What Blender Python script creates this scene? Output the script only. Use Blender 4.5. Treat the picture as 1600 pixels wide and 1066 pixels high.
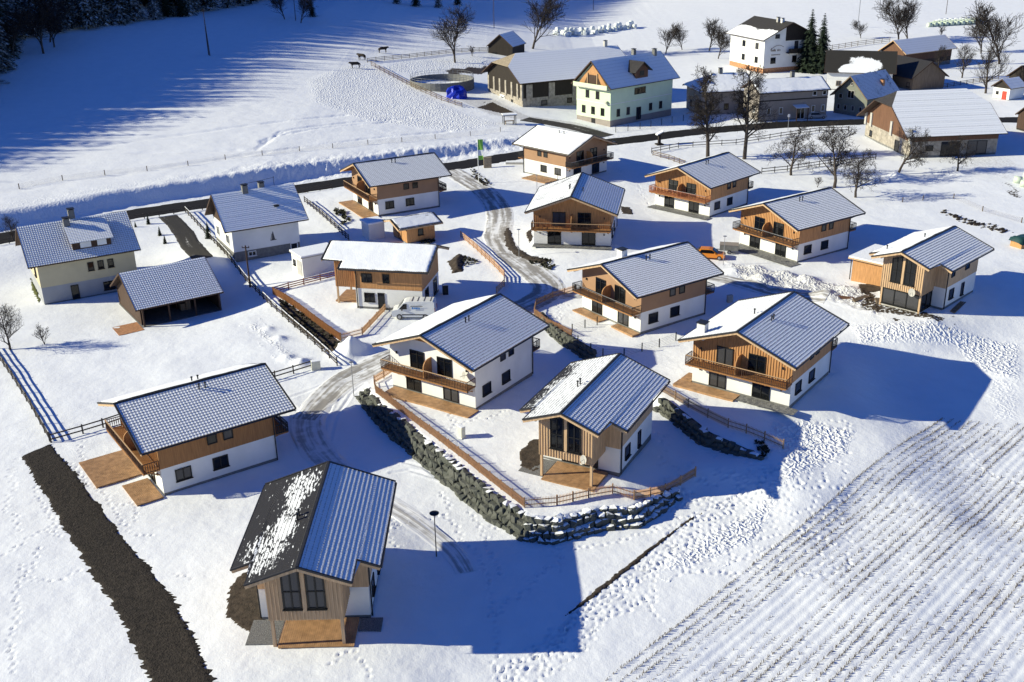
import bpy, bmesh, math, random
import numpy as np
from mathutils import Vector, Matrix

R = math.radians
random.seed(7)
sc = bpy.context.scene
for o in list(bpy.data.objects):
    bpy.data.objects.remove(o)
col = sc.collection

# ------------------------------------------------------------------ camera
F_PX, PITCH, ROLL, CAM_H = 1657.627, 0.39253894, -0.01891177, 47.36571
_fw = Vector((0, math.cos(PITCH), -math.sin(PITCH)))
_r0 = Vector((1, 0, 0))
_u0 = _r0.cross(_fw)
_rt = math.cos(ROLL) * _r0 + math.sin(ROLL) * _u0
_up = -math.sin(ROLL) * _r0 + math.cos(ROLL) * _u0
CAM = Vector((0, 0, CAM_H))
cd = bpy.data.cameras.new('camera')
cam = bpy.data.objects.new('camera', cd)
col.objects.link(cam)
cam.matrix_world = Matrix(((_rt.x, _up.x, -_fw.x, CAM.x), (_rt.y, _up.y, -_fw.y, CAM.y), (_rt.z, _up.z, -_fw.z, CAM.z), (0, 0, 0, 1)))
cd.sensor_fit = 'HORIZONTAL'
cd.sensor_width = 36.0
cd.lens = F_PX / 1600 * 36
cd.clip_start = 1
cd.clip_end = 4000
sc.camera = cam

# ------------------------------------------------------------------ light
SUN_AZ, SUN_EL = R(-93.5), R(23.8)
sdir = Vector((math.sin(SUN_AZ) * math.cos(SUN_EL), math.cos(SUN_AZ) * math.cos(SUN_EL), math.sin(SUN_EL)))
ld = bpy.data.lights.new('sun', 'SUN')
ld.energy = 5.0
ld.angle = R(0.5)
ld.color = (1.0, 0.945, 0.70)
sun = bpy.data.objects.new('sun', ld)
col.objects.link(sun)
sun.rotation_euler = (-sdir).to_track_quat('-Z', 'Y').to_euler()
sun.location = (-60, 60, 90)
w = bpy.data.worlds.new('World')
sc.world = w
w.use_nodes = True
wn = w.node_tree.nodes
bg = wn['Background']
sky = wn.new('ShaderNodeTexSky')
sky.sky_type = 'NISHITA'
sky.sun_disc = False
sky.sun_elevation = SUN_EL
sky.sun_rotation = SUN_AZ
sky.altitude = 900
sky.air_density = 1.0
sky.dust_density = 0.0
sky.ozone_density = 6.0
hsv = wn.new('ShaderNodeHueSaturation')      # clear alpine air: a deeper blue over the whole sky
hsv.inputs['Hue'].default_value = 0.518
hsv.inputs['Saturation'].default_value = 1.16
w.node_tree.links.new(sky.outputs[0], hsv.inputs['Color'])
w.node_tree.links.new(hsv.outputs[0], bg.inputs[0])
bg.inputs[1].default_value = 0.09
vs = sc.view_settings
vs.view_transform = 'Standard'
vs.look = 'None'
vs.gamma = 1
vs.use_curve_mapping = False
vs.exposure = 0.6
sc.render.engine = 'CYCLES'

# ------------------------------------------------------------------ mesh helpers
class MB:
    def __init__(s):
        s.v = []
        s.f = []

    def add(s, vs_, fs):
        b = len(s.v)
        s.v += [tuple(v) for v in vs_]
        s.f += [tuple(i + b for i in f) for f in fs]
        return s

    def box(s, x0, x1, y0, y1, z0, z1):
        return s.add([(x0, y0, z0), (x1, y0, z0), (x1, y1, z0), (x0, y1, z0), (x0, y0, z1), (x1, y0, z1), (x1, y1, z1), (x0, y1, z1)],
                     [(0, 3, 2, 1), (4, 5, 6, 7), (0, 1, 5, 4), (1, 2, 6, 5), (2, 3, 7, 6), (3, 0, 4, 7)])

    def bar(s, p, q, w_, h_, up=(0, 0, 1)):
        p = Vector(p); q = Vector(q)
        d = (q - p)
        if d.length < 1e-6:
            return s
        d.normalize()
        sd = d.cross(Vector(up))
        if sd.length < 1e-4:
            sd = d.cross(Vector((1, 0, 0)))
        sd.normalize()
        u = sd.cross(d)
        a = sd * w_ / 2
        b = u * h_ / 2
        return s.add([p - a - b, p + a - b, p + a + b, p - a + b, q - a - b, q + a - b, q + a + b, q - a + b],
                     [(0, 1, 2, 3), (7, 6, 5, 4), (0, 4, 5, 1), (1, 5, 6, 2), (2, 6, 7, 3), (3, 7, 4, 0)])

    def tube(s, p, q, r0, r1, n=6, cap=True):
        p = Vector(p); q = Vector(q)
        d = (q - p).normalized()
        a = d.cross(Vector((0, 0, 1)))
        if a.length < 1e-3:
            a = d.cross(Vector((1, 0, 0)))
        a.normalize()
        b = d.cross(a)
        vv = []
        for c, r in ((p, r0), (q, r1)):
            for i in range(n):
                t = 2 * math.pi * i / n
                vv.append(c + a * (r * math.cos(t)) + b * (r * math.sin(t)))
        fs = [(i, (i + 1) % n, n + (i + 1) % n, n + i) for i in range(n)]
        if cap:
            fs += [tuple(range(n - 1, -1, -1)), tuple(range(n, 2 * n))]
        return s.add(vv, fs)

    def ext(s, pts, vec):
        n = len(pts)
        vec = Vector(vec)
        vv = [Vector(p) for p in pts] + [Vector(p) + vec for p in pts]
        fs = [tuple(range(n - 1, -1, -1)), tuple(range(n, 2 * n))] + [(i, (i + 1) % n, n + (i + 1) % n, n + i) for i in range(n)]
        return s.add(vv, fs)

    def lathe(s, prof, n=12, c=(0, 0, 0)):
        vv = []
        for r, z in prof:
            for i in range(n):
                t = 2 * math.pi * i / n
                vv.append((c[0] + r * math.cos(t), c[1] + r * math.sin(t), c[2] + z))
        fs = []
        for k in range(len(prof) - 1):
            for i in range(n):
                j = (i + 1) % n
                fs.append((k * n + i, k * n + j, (k + 1) * n + j, (k + 1) * n + i))
        fs.append(tuple(range(n - 1, -1, -1)))
        fs.append(tuple((len(prof) - 1) * n + i for i in range(n)))
        return s.add(vv, fs)

    def mesh(s, name):
        m = bpy.data.meshes.new(name)
        m.from_pydata(s.v, [], s.f)
        m.update()
        return m


def obj(name, mb, mat=None, parent=None, smooth=False, fix=False):
    m = mb.mesh(name) if isinstance(mb, MB) else mb
    if mat is not None and not m.materials:
        m.materials.append(M[mat] if isinstance(mat, str) else mat)
    if fix:
        b = bmesh.new(); b.from_mesh(m)
        bmesh.ops.recalc_face_normals(b, faces=b.faces)
        b.to_mesh(m); b.free()
    if smooth:
        m.polygons.foreach_set('use_smooth', [True] * len(m.polygons))
    o = bpy.data.objects.new(name, m)
    col.objects.link(o)
    if parent is not None:
        o.parent = parent
    return o


def tag(o, label=None, cat=None, group=None, kind=None):
    if label: o['label'] = label
    if cat: o['category'] = cat
    if group: o['group'] = group
    if kind: o['kind'] = kind
    return o


def thing(name, label, cat, loc=(0, 0, 0), rz=0, group=None, scale=1):
    o = bpy.data.objects.new(name, None)
    col.objects.link(o)
    o.location = loc
    o.rotation_euler = (0, 0, rz)
    o.scale = (scale,) * 3
    o.empty_display_size = .3
    return tag(o, label, cat, group)


def copy_tree(o, parent=None):
    c = o.copy()
    col.objects.link(c)
    c.parent = parent
    for ch in list(o.children):
        copy_tree(ch, c)
    return c


# ------------------------------------------------------------------ materials
M = {}


def nt(name):
    m = bpy.data.materials.new(name)
    m.use_nodes = True
    t = m.node_tree
    M[name] = m
    return m, t.nodes, t.links, t.nodes['Principled BSDF']


def mat(name, c, rough=.7, var=.15, scale=3.0, bump=0.0, bscale=20.0, metal=0.0, spec=.3, stretch=(1, 1, 1), c2=None, det=4):
    m, n, l, b = nt(name)
    b.inputs['Roughness'].default_value = rough
    b.inputs['Metallic'].default_value = metal
    b.inputs['Specular IOR Level'].default_value = spec
    tc = n.new('ShaderNodeTexCoord')
    mp = n.new('ShaderNodeMapping')
    mp.inputs['Scale'].default_value = stretch
    l.new(tc.outputs['Object'], mp.inputs[0])
    nz = n.new('ShaderNodeTexNoise')
    nz.inputs['Scale'].default_value = scale
    nz.inputs['Detail'].default_value = det
    l.new(mp.outputs[0], nz.inputs['Vector'])
    r = n.new('ShaderNodeValToRGB')
    lo = [max(0, x * (1 - var)) for x in c]
    hi = [min(1, x * (1 + var)) for x in (c2 or c)]
    r.color_ramp.elements[0].position = .3
    r.color_ramp.elements[1].position = .7
    r.color_ramp.elements[0].color = (*lo, 1)
    r.color_ramp.elements[1].color = (*hi, 1)
    l.new(nz.outputs[0], r.inputs[0])
    l.new(r.outputs[0], b.inputs['Base Color'])
    if bump:
        n2 = n.new('ShaderNodeTexNoise')
        n2.inputs['Scale'].default_value = bscale
        n2.inputs['Detail'].default_value = 3
        l.new(mp.outputs[0], n2.inputs['Vector'])
        bp = n.new('ShaderNodeBump')
        bp.inputs['Distance'].default_value = bump
        bp.inputs['Strength'].default_value = 1
        l.new(n2.outputs[0], bp.inputs['Height'])
        l.new(bp.outputs[0], b.inputs['Normal'])
    return m


SNOW = (.80, .82, .85)
mat('snow_plain', SNOW, .65, .02, 1.5, .03, 5, spec=.2)
mat('white_plaster', (.70, .70, .685), .85, .07, .45, .004, 30)
mat('cream_plaster', (.50, .44, .29), .85, .06, .6, .004, 30)
mat('grey_base_plaster', (.30, .31, .33), .85, .06, .6)
mat('green_plaster', (.56, .66, .47), .85, .04, .6)
mat('grey_plaster', (.26, .23, .205), .85, .08, .6)
mat('olive_plaster', (.17, .18, .15), .85, .08, .6)
mat('tan_plaster', (.31, .185, .108), .8, .06, .8)
mat('wood_honey', (.42, .215, .088), .65, .26, 2.5, .004, 12, stretch=(4, 4, .35))
mat('wood_pale', (.47, .32, .19), .7, .2, 2.5, .004, 12, stretch=(4, 4, .3))
mat('wood_brown', (.30, .145, .055), .7, .2, 2.5, .004, 12, stretch=(4, 4, .3))
mat('wood_dark', (.055, .032, .022), .75, .3, 2.5, .006, 12, stretch=(4, 4, .3))
mat('wood_black', (.022, .017, .014), .8, .3, 2.5, stretch=(4, 4, .3))
mat('wood_weathered', (.16, .12, .085), .85, .3, 2.0, .01, 9, stretch=(4, 4, .25))
mat('wood_redbrown', (.125, .062, .036), .75, .25, 2.0, .01, 9, stretch=(4, 4, .25))
mat('wood_deck', (.35, .205, .105), .6, .25, 1.6, .004, 12, stretch=(1.2, 1.2, 1.2))
mat('wood_fence', (.44, .265, .15), .7, .2, 3)
mat('wood_fence_grey', (.36, .25, .17), .75, .2, 3)
mat('wood_fence_red', (.30, .10, .05), .75, .2, 3)
mat('fence_dark', (.05, .042, .036), .8, .3, 3)
mat('rail_dark', (.065, .032, .02), .7, .3, 3)
mat('black_frame', (.010, .010, .011), .45, .1, 3)
mat('dark_metal', (.025, .026, .03), .45, .15, 3, metal=.3)
mat('grey_metal', (.32, .33, .35), .4, .1, 3, metal=.6)
mat('tile_dark', (.030, .029, .031), .55, .25, 3)
mat('roof_black', (.035, .032, .030), .6, .25, 2)
mat('shingle_tan', (.28, .23, .165), .85, .25, 2.5, .02, 12)
mat('stone_masonry', (.30, .27, .23), .9, .3, 1.6, .04, 4)
mat('gravel', (.16, .16, .16), .95, .5, 12, .05, 14)
mat('concrete', (.38, .37, .35), .9, .12, 2)
mat('concrete_dark', (.16, .16, .155), .9, .2, 2)
mat('soil', (.050, .038, .028), .95, .45, 2.2, .06, 6)
mat('turf_fabric', (.026, .021, .017), .95, .6, 3.5, .10, 7, det=8)
mat('grass_dull', (.10, .11, .03), .95, .35, 4, .05, 12)
mat('bark', (.060, .048, .040), .9, .3, 6, .02, 18)
mat('bark_dark', (.030, .024, .021), .9, .3, 6)
mat('needle_dark', (.012, .022, .012), .8, .4, 2)
mat('needle_frosted', (.075, .09, .095), .85, .5, .9)
mat('car_white', (.60, .62, .64), .3, .02, 1, spec=.5)
mat('car_orange', (.62, .20, .015), .28, .03, 1, spec=.5)
mat('car_grey', (.30, .31, .32), .3, .03, 1, spec=.5)
mat('tyre', (.015, .015, .016), .8, .1, 3)
mat('rim', (.35, .35, .37), .35, .1, 3, metal=.7)
mat('lamp_glass', (.75, .75, .7), .3, .02, 1)
mat('tail_red', (.35, .02, .015), .35, .05, 1)
mat('print_blue', (.02, .17, .5), .5, .03, 1)
mat('print_dark', (.06, .06, .07), .6, .03, 1)
mat('tarp_blue', (.01, .03, .42), .4, .25, 1.5, .05, 4)
mat('tarp_green', (.015, .05, .05), .45, .3, 1.5, .05, 4)
mat('bale_white', (.66, .70, .70), .4, .06, 1.5, .02, 6)
mat('bale_green', (.48, .56, .45), .4, .08, 1.5, .02, 6)
mat('cabinet', (.62, .62, .52), .5, .04, 2)
mat('flag_green', (.25, .55, .08), .6, .05, 2)
mat('flag_white', (.78, .8, .8), .6, .03, 2)
mat('hide_dark', (.025, .018, .015), .8, .4, 3)
mat('door_red', (.40, .05, .03), .6, .15, 3)
mat('brick_warm', (.40, .20, .10), .85, .25, 3)


def glass(name, c, rough=.06):
    m, n, l, b = nt(name)
    b.inputs['Base Color'].default_value = (*c, 1)
    b.inputs['Roughness'].default_value = rough
    b.inputs['Specular IOR Level'].default_value = .4
    tc = n.new('ShaderNodeTexCoord')
    nz = n.new('ShaderNodeTexNoise')
    nz.inputs['Scale'].default_value = .8
    l.new(tc.outputs['Object'], nz.inputs['Vector'])
    bp = n.new('ShaderNodeBump')
    bp.inputs['Distance'].default_value = .02
    bp.inputs['Strength'].default_value = .3
    l.new(nz.outputs[0], bp.inputs['Height'])
    l.new(bp.outputs[0], b.inputs['Normal'])


glass('pane_glass', (.004, .005, .007))
glass('pane_curtain', (.045, .045, .05), .10)


def math_node(n, l, op, a, b=None, c=None, clamp=False):
    x = n.new('ShaderNodeMath')
    x.operation = op
    x.use_clamp = clamp
    for i, v in enumerate((a, b, c)):
        if v is None: continue
        if isinstance(v, (int, float)):
            x.inputs[i].default_value = v
        else:
            l.new(v, x.inputs[i])
    return x.outputs[0]


def sstep(n, l, v, a, b):
    x = n.new('ShaderNodeMapRange')
    x.interpolation_type = 'SMOOTHSTEP'
    x.inputs['From Min'].default_value = a
    x.inputs['From Max'].default_value = b
    l.new(v, x.inputs['Value'])
    return x.outputs['Result']


def mixc(n, l, f, a, b):
    x = n.new('ShaderNodeMix')
    x.data_type = 'RGBA'
    if isinstance(f, (int, float)): x.inputs[0].default_value = f
    else: l.new(f, x.inputs[0])
    for i, v in ((6, a), (7, b)):
        if isinstance(v, tuple): x.inputs[i].default_value = (*v, 1)
        else: l.new(v, x.inputs[i])
    return x.outputs[2]


COURSE, PITCHU = .345, .30


def roof_mat(name, stripe, colm, cover, big=.35, tile=(.030, .029, .031), course=COURSE, soft=.15, bare=None, seed=0., blob=None, along=1.0, fine_w=.3, fine_st=(1, 1, 1), gain=.62):
    """snow lying on tiles: u,v in metres from the UV map; stripe/colm = how far tile edges show through; cover = snow cover"""
    m, n, l, b = nt(name)
    b.inputs['Roughness'].default_value = .6
    b.inputs['Specular IOR Level'].default_value = .2
    uv = n.new('ShaderNodeUVMap')
    sp = n.new('ShaderNodeSeparateXYZ')
    l.new(uv.outputs[0], sp.inputs[0])
    u, v = sp.outputs[0], sp.outputs[1]
    off = n.new('ShaderNodeVectorMath'); off.operation = 'ADD'
    off.inputs[1].default_value = (seed * 17.3, seed * 9.1, seed)
    l.new(uv.outputs[0], off.inputs[0])
    nb = n.new('ShaderNodeTexNoise'); nb.noise_dimensions = '2D'; nb.inputs['Scale'].default_value = big; nb.inputs['Detail'].default_value = 5
    nb.inputs['Roughness'].default_value = .65
    mpn = n.new('ShaderNodeMapping'); mpn.inputs['Scale'].default_value = (along, 1, 1)
    l.new(off.outputs[0], mpn.inputs[0]); l.new(mpn.outputs[0], nb.inputs['Vector'])
    nf = n.new('ShaderNodeTexNoise'); nf.noise_dimensions = '2D'; nf.inputs['Scale'].default_value = 5; nf.inputs['Detail'].default_value = 3
    mpf = n.new('ShaderNodeMapping'); mpf.inputs['Scale'].default_value = fine_st
    l.new(off.outputs[0], mpf.inputs[0]); l.new(mpf.outputs[0], nf.inputs['Vector'])
    fr = math_node(n, l, 'FRACT', math_node(n, l, 'DIVIDE', v, course))
    fn = math_node(n, l, 'ADD', fr, math_node(n, l, 'MULTIPLY', math_node(n, l, 'SUBTRACT', nf.outputs[0], .5), .5))
    sd_ = sstep(n, l, fn, .80, .93)
    cu = math_node(n, l, 'FRACT', math_node(n, l, 'DIVIDE', u, PITCHU))
    ct = math_node(n, l, 'ABSOLUTE', math_node(n, l, 'SUBTRACT', cu, .5))
    cdk = sstep(n, l, ct, .30, .48)
    # cover
    cv = math_node(n, l, 'ADD', nb.outputs[0], cover - .5)
    cv = math_node(n, l, 'ADD', cv, math_node(n, l, 'MULTIPLY', math_node(n, l, 'SUBTRACT', nf.outputs[0], .5), fine_w))
    if bare:
        b0, b1 = bare    # bare strip near the eave, in metres down the slope
        cv = math_node(n, l, 'SUBTRACT', cv, math_node(n, l, 'MULTIPLY', sstep(n, l, v, b0, b1), .5))
    for bl in (blob or ()):     # lasting fields of snow: centre u, v and radii
        du = math_node(n, l, 'DIVIDE', math_node(n, l, 'SUBTRACT', u, bl[0]), bl[2])
        dv_ = math_node(n, l, 'DIVIDE', math_node(n, l, 'SUBTRACT', v, bl[1]), bl[3])
        rr_ = math_node(n, l, 'ADD', math_node(n, l, 'MULTIPLY', du, du), math_node(n, l, 'MULTIPLY', dv_, dv_))
        cv = math_node(n, l, 'ADD', cv, math_node(n, l, 'MULTIPLY', sstep(n, l, rr_, 1.9, .1), gain))
    k = sstep(n, l, cv, .5 - soft, .5 + soft)
    s1 = math_node(n, l, 'SUBTRACT', 1.0, math_node(n, l, 'MULTIPLY', sd_, stripe))
    s2 = math_node(n, l, 'SUBTRACT', 1.0, math_node(n, l, 'MULTIPLY', cdk, colm))
    k = math_node(n, l, 'MULTIPLY', math_node(n, l, 'MULTIPLY', k, s1), s2, clamp=True)
    l.new(mixc(n, l, k, tile, SNOW), b.inputs['Base Color'])
    bp = n.new('ShaderNodeBump'); bp.inputs['Distance'].default_value = .03; bp.inputs['Strength'].default_value = .6
    l.new(nf.outputs[0], bp.inputs['Height']); l.new(bp.outputs[0], b.inputs['Normal'])
    return m


roof_mat('roof_snow_thick', .10, .0, 1.3, .4)
roof_mat('roof_snow_lined', .72, .06, 1.35, .3, seed=1)
roof_mat('roof_snow_thin', .5, .12, 1.3, .3, seed=2)
roof_mat('roof_snow_dots', .55, .42, 1.3, .3, seed=3)
roof_mat('roof_snow_streaks', .80, .15, .66, .35, soft=.1, seed=4)
roof_mat('roof_snow_patches', 1.0, .3, .06, .9, soft=.07, seed=5.3, blob=((4.0, 3.0, 3.2, 1.9), (11.8, 1.9, 2.4, 1.6), (7.8, 2.0, 2.8, .9)), along=.7, fine_w=1.7, fine_st=(.35, 1.1, 1), gain=.52)
roof_mat('roof_snow_bareedge', 1.0, .3, .80, .3, bare=(3.4, 5.4), soft=.12, seed=6, fine_w=1.1, fine_st=(.3, 1.1, 1))
roof_mat('roof_half_bare', .1, .0, .1, .5, soft=.05, seed=7, tile=(.045, .042, .038), blob=((10, 10, 16, 4.2), (2, 9, 7, 4), (17, 9, 7, 4)))
roof_mat('roof_snow_flat', .16, .0, 1.15, .2, course=.9, seed=8)
roof_mat('roof_bare_dark', .2, .1, -.3, .3, seed=9)
roof_mat('roof_snow_patch_dark', .1, .0, .1, .3, soft=.04, seed=2.2, tile=(.035, .033, .03), blob=((9.5, 5.2, 4.6, 3.0), (6.5, 6.8, 3, 1.6)))


def ground_mat():
    m, n, l, b = nt('snow_ground')
    b.inputs['Roughness'].default_value = .6
    b.inputs['Specular IOR Level'].default_value = .15
    tc = n.new('ShaderNodeTexCoord')
    P = tc.outputs['Object']

    def attr(a):
        x = n.new('ShaderNodeAttribute'); x.attribute_name = a
        return x.outputs['Fac']

    def noise_(s, d=4, ro=.55):
        x = n.new('ShaderNodeTexNoise'); x.noise_dimensions = '2D'; x.inputs['Scale'].default_value = s; x.inputs['Detail'].default_value = d
        x.inputs['Roughness'].default_value = ro
        l.new(P, x.inputs['Vector']); return x.outputs[0]
    n1, n2, n3 = noise_(.35), noise_(2.2), noise_(9, 3)
    tr = attr('trample')
    # base colour: clean snow, a little grey where driven or trodden, soil where the attribute says so
    dirt = attr('dirt')
    soil = attr('soil')
    sm = sstep(n, l, math_node(n, l, 'ADD', soil, math_node(n, l, 'MULTIPLY', math_node(n, l, 'SUBTRACT', n2, .5), 1.1)), .42, .58)
    dm = sstep(n, l, math_node(n, l, 'ADD', dirt, math_node(n, l, 'MULTIPLY', math_node(n, l, 'SUBTRACT', n2, .5), 1.4)), .35, .75)
    dm = math_node(n, l, 'MULTIPLY', dm, .55)
    c = mixc(n, l, sstep(n, l, n1, .3, .7), (SNOW[0] * .97, SNOW[1] * .97, SNOW[2] * .97), SNOW)
    c = mixc(n, l, dm, c, (.40, .385, .37))
    c = mixc(n, l, sm, c, (.055, .042, .030))
    l.new(c, b.inputs['Base Color'])
    vo = n.new('ShaderNodeTexVoronoi'); vo.voronoi_dimensions = '2D'; vo.inputs['Scale'].default_value = 2.5
    wv = n.new('ShaderNodeVectorMath'); wv.operation = 'ADD'
    nn = n.new('ShaderNodeTexNoise'); nn.noise_dimensions = '2D'; nn.inputs['Scale'].default_value = 1.1
    l.new(P, nn.inputs['Vector'])
    sc_ = n.new('ShaderNodeVectorMath'); sc_.operation = 'SCALE'; sc_.inputs['Scale'].default_value = .8
    l.new(nn.outputs['Color'], sc_.inputs[0])
    l.new(P, wv.inputs[0]); l.new(sc_.outputs[0], wv.inputs[1])
    l.new(wv.outputs[0], vo.inputs['Vector'])
    hgt = math_node(n, l, 'MULTIPLY', math_node(n, l, 'MULTIPLY', vo.outputs['Distance'], tr), .17)
    hgt = math_node(n, l, 'ADD', hgt, math_node(n, l, 'MULTIPLY', n2, .022))
    hgt = math_node(n, l, 'ADD', hgt, math_node(n, l, 'MULTIPLY', n1, .08))
    hgt = math_node(n, l, 'ADD', hgt, math_node(n, l, 'MULTIPLY', n3, .012))
    bp = n.new('ShaderNodeBump'); bp.inputs['Distance'].default_value = 1.0; bp.inputs['Strength'].default_value = 1.0
    l.new(hgt, bp.inputs['Height']); l.new(bp.outputs[0], b.inputs['Normal'])


ground_mat()


def road_mat(name, asphalt, snow_c, edge, mid, streak):
    """u across 0..1, v along in metres; snow at the edges (edge), streaks of it in between (mid)"""
    m, n, l, b = nt(name)
    b.inputs['Roughness'].default_value = .5
    b.inputs['Specular IOR Level'].default_value = .3
    uv = n.new('ShaderNodeUVMap')
    sp = n.new('ShaderNodeSeparateXYZ'); l.new(uv.outputs[0], sp.inputs[0])
    mp = n.new('ShaderNodeMapping'); mp.inputs['Scale'].default_value = (streak, .10, 1)
    l.new(uv.outputs[0], mp.inputs[0])
    ns = n.new('ShaderNodeTexNoise'); ns.inputs['Scale'].default_value = 1; ns.inputs['Detail'].default_value = 5
    l.new(mp.outputs[0], ns.inputs['Vector'])
    tc = n.new('ShaderNodeTexCoord')
    nf = n.new('ShaderNodeTexNoise'); nf.inputs['Scale'].default_value = 1.2; nf.inputs['Detail'].default_value = 5
    l.new(tc.outputs['Object'], nf.inputs['Vector'])
    e = math_node(n, l, 'MULTIPLY', math_node(n, l, 'ABSOLUTE', math_node(n, l, 'SUBTRACT', sp.outputs[0], .5)), 2.0)
    e = math_node(n, l, 'ADD', e, math_node(n, l, 'MULTIPLY', math_node(n, l, 'SUBTRACT', nf.outputs[0], .5), .35))
    em = sstep(n, l, e, edge, edge + .12)
    sm = sstep(n, l, math_node(n, l, 'ADD', ns.outputs[0], math_node(n, l, 'MULTIPLY', math_node(n, l, 'SUBTRACT', nf.outputs[0], .5), .4)), .5 - mid, .75 - mid)
    k = math_node(n, l, 'MAXIMUM', em, sm)
    l.new(mixc(n, l, k, asphalt, snow_c), b.inputs['Base Color'])
    rr = math_node(n, l, 'ADD', math_node(n, l, 'MULTIPLY', k, .3), .4)
    l.new(math_node(n, l, 'ADD', rr, .35), b.inputs['Roughness']); b.inputs['Specular IOR Level'].default_value = .12
    bp = n.new('ShaderNodeBump'); bp.inputs['Distance'].default_value = .08; bp.inputs['Strength'].default_value = .7
    l.new(math_node(n, l, 'ADD', ns.outputs[0], math_node(n, l, 'MULTIPLY', nf.outputs[0], .3)), bp.inputs['Height'])
    l.new(bp.outputs[0], b.inputs['Normal'])


road_mat('asphalt', (.018, .017, .016), SNOW, .9, -.25, 6)
road_mat('packed_lane', (.29, .275, .255), (.72, .73, .75), .70, .10, 7)
road_mat('snow_track', (.42, .41, .40), (.76, .77, .79), .55, .14, 8)
road_mat('asphalt_slush', (.05, .047, .043), (.6, .6, .6), .8, -.08, 5)


def rock_mat(name, snow_thr):
    m, n, l, b = nt(name)
    b.inputs['Roughness'].default_value = .85
    tc = n.new('ShaderNodeTexCoord')
    geo = n.new('ShaderNodeNewGeometry')
    oi = n.new('ShaderNodeObjectInfo')
    nz = n.new('ShaderNodeTexNoise'); nz.inputs['Scale'].default_value = 2.2; nz.inputs['Detail'].default_value = 5
    l.new(tc.outputs['Object'], nz.inputs['Vector'])
    c = mixc(n, l, nz.outputs[0], (.040, .042, .038), (.115, .118, .102))
    c = mixc(n, l, math_node(n, l, 'MULTIPLY', oi.outputs['Random'], .45), c, (.05, .06, .048))
    sp = n.new('ShaderNodeSeparateXYZ'); l.new(geo.outputs['Normal'], sp.inputs[0])
    up = math_node(n, l, 'ADD', sp.outputs[2], math_node(n, l, 'MULTIPLY', math_node(n, l, 'SUBTRACT', nz.outputs[0], .5), .5))
    k = sstep(n, l, up, snow_thr, snow_thr + .08)
    l.new(mixc(n, l, k, c, SNOW), b.inputs['Base Color'])
    bp = n.new('ShaderNodeBump'); bp.inputs['Distance'].default_value = .08
    l.new(nz.outputs[0], bp.inputs['Height']); l.new(bp.outputs[0], b.inputs['Normal'])


rock_mat('rock', 1.5)
rock_mat('rock_snowy', .70)
# ------------------------------------------------------------------ terrain
def vnoise(x, y, seed=0):
    x = np.asarray(x, float); y = np.asarray(y, float)
    xi = np.floor(x).astype(np.int64); yi = np.floor(y).astype(np.int64)
    fx = x - xi; fy = y - yi
    fx = fx * fx * (3 - 2 * fx); fy = fy * fy * (3 - 2 * fy)

    def h(a, b):
        k = (a * 374761393 + b * 668265263 + seed * 974711) & 0x7fffffff
        k = ((k ^ (k >> 13)) * 1274126177) & 0x7fffffff
        return ((k ^ (k >> 16)) & 0xffff) / 65535.0
    return (h(xi, yi) * (1 - fx) + h(xi + 1, yi) * fx) * (1 - fy) + (h(xi, yi + 1) * (1 - fx) + h(xi + 1, yi + 1) * fx) * fy


def fbm(x, y, seed=0, oct_=3):
    s = 0; a = .5
    for i in range(oct_):
        s = s + a * (vnoise(x * 2 ** i, y * 2 ** i, seed + i) - .5)
        a *= .5
    return s


def ss(a, b, x):
    t = np.clip((np.asarray(x, float) - a) / (b - a), 0, 1)
    return t * t * (3 - 2 * t)


def ray(u, v, z):
    d = _rt * ((u - 800) / F_PX) - _up * ((v - 533) / F_PX) + _fw
    t = (z - CAM_H) / d.z
    p = CAM + d * t
    return p


def pdist(x, y, poly):
    """distance to a polyline, and side (>0 left of travel), and the arclength"""
    best = np.full(np.shape(x), 1e9); side = np.zeros(np.shape(x)); arc = np.zeros(np.shape(x)); s0 = 0
    for (ax, ay), (bx, by) in zip(poly[:-1], poly[1:]):
        dx, dy = bx - ax, by - ay
        L2 = dx * dx + dy * dy
        t = np.clip(((x - ax) * dx + (y - ay) * dy) / L2, 0, 1)
        d = np.hypot(x - ax - t * dx, y - ay - t * dy)
        cr = dx * (y - ay) - dy * (x - ax)
        m = d < best
        best = np.where(m, d, best); side = np.where(m, np.sign(cr), side)
        arc = np.where(m, s0 + t * math.sqrt(L2), arc)
        s0 += math.sqrt(L2)
    return best, side, arc


def inpoly(x, y, poly):
    r = np.zeros(np.shape(x), bool)
    n = len(poly)
    for i in range(n):
        ax, ay = poly[i]; bx, by = poly[(i + 1) % n]
        c = ((ay > y) != (by > y)) & (x < (bx - ax) * (y - ay) / (by - ay + 1e-12) + ax)
        r ^= c
    return r


# houses: name -> x, y, z, rotation (deg), scale; origin = ridge front end on the ground
HA = dict(A1=(-9.28, 99.22, -.57, -34.3, .992), A2=(22.46, 98.09, -.33, -37.2, .987), A3=(10.79, 120.26, -.37, -55.0, .989),
          A4=(35.74, 145.08, -.17, -55.7, .995), A5=(27.07, 167.82, -.14, -45.4, .996), A6=(8.74, 147.04, .64, -10.1, 1.018),
          A7=(15.46, 191.11, .28, 43.6, 1.008), A8=(-25.39, 171.43, .47, -61.7, 1.013), A9=(-36.45, 87.73, -2.11, -54.6, .997))
HB = dict(B1=(-14.87, 60.54, -1.54, .2, 1.009), B2=(4.02, 81.91, -.79, -26.7, .987), B3=(46.66, 120.72, .34, -45.6, 1.01),
          B4=(-23.18, 131.73, -.2, -101.5, .994))
HC = dict(C1=(-67.02, 139.38, -1.6, -59.8, 14.4), C2=(-50.17, 129.07, -1.6, -56.1, 11.3), C3=(-43.27, 150.66, -.3, -61.0, 12.4),
          C5=(-18.09, 154.92, -.1, -60.1, 7.4))


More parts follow.
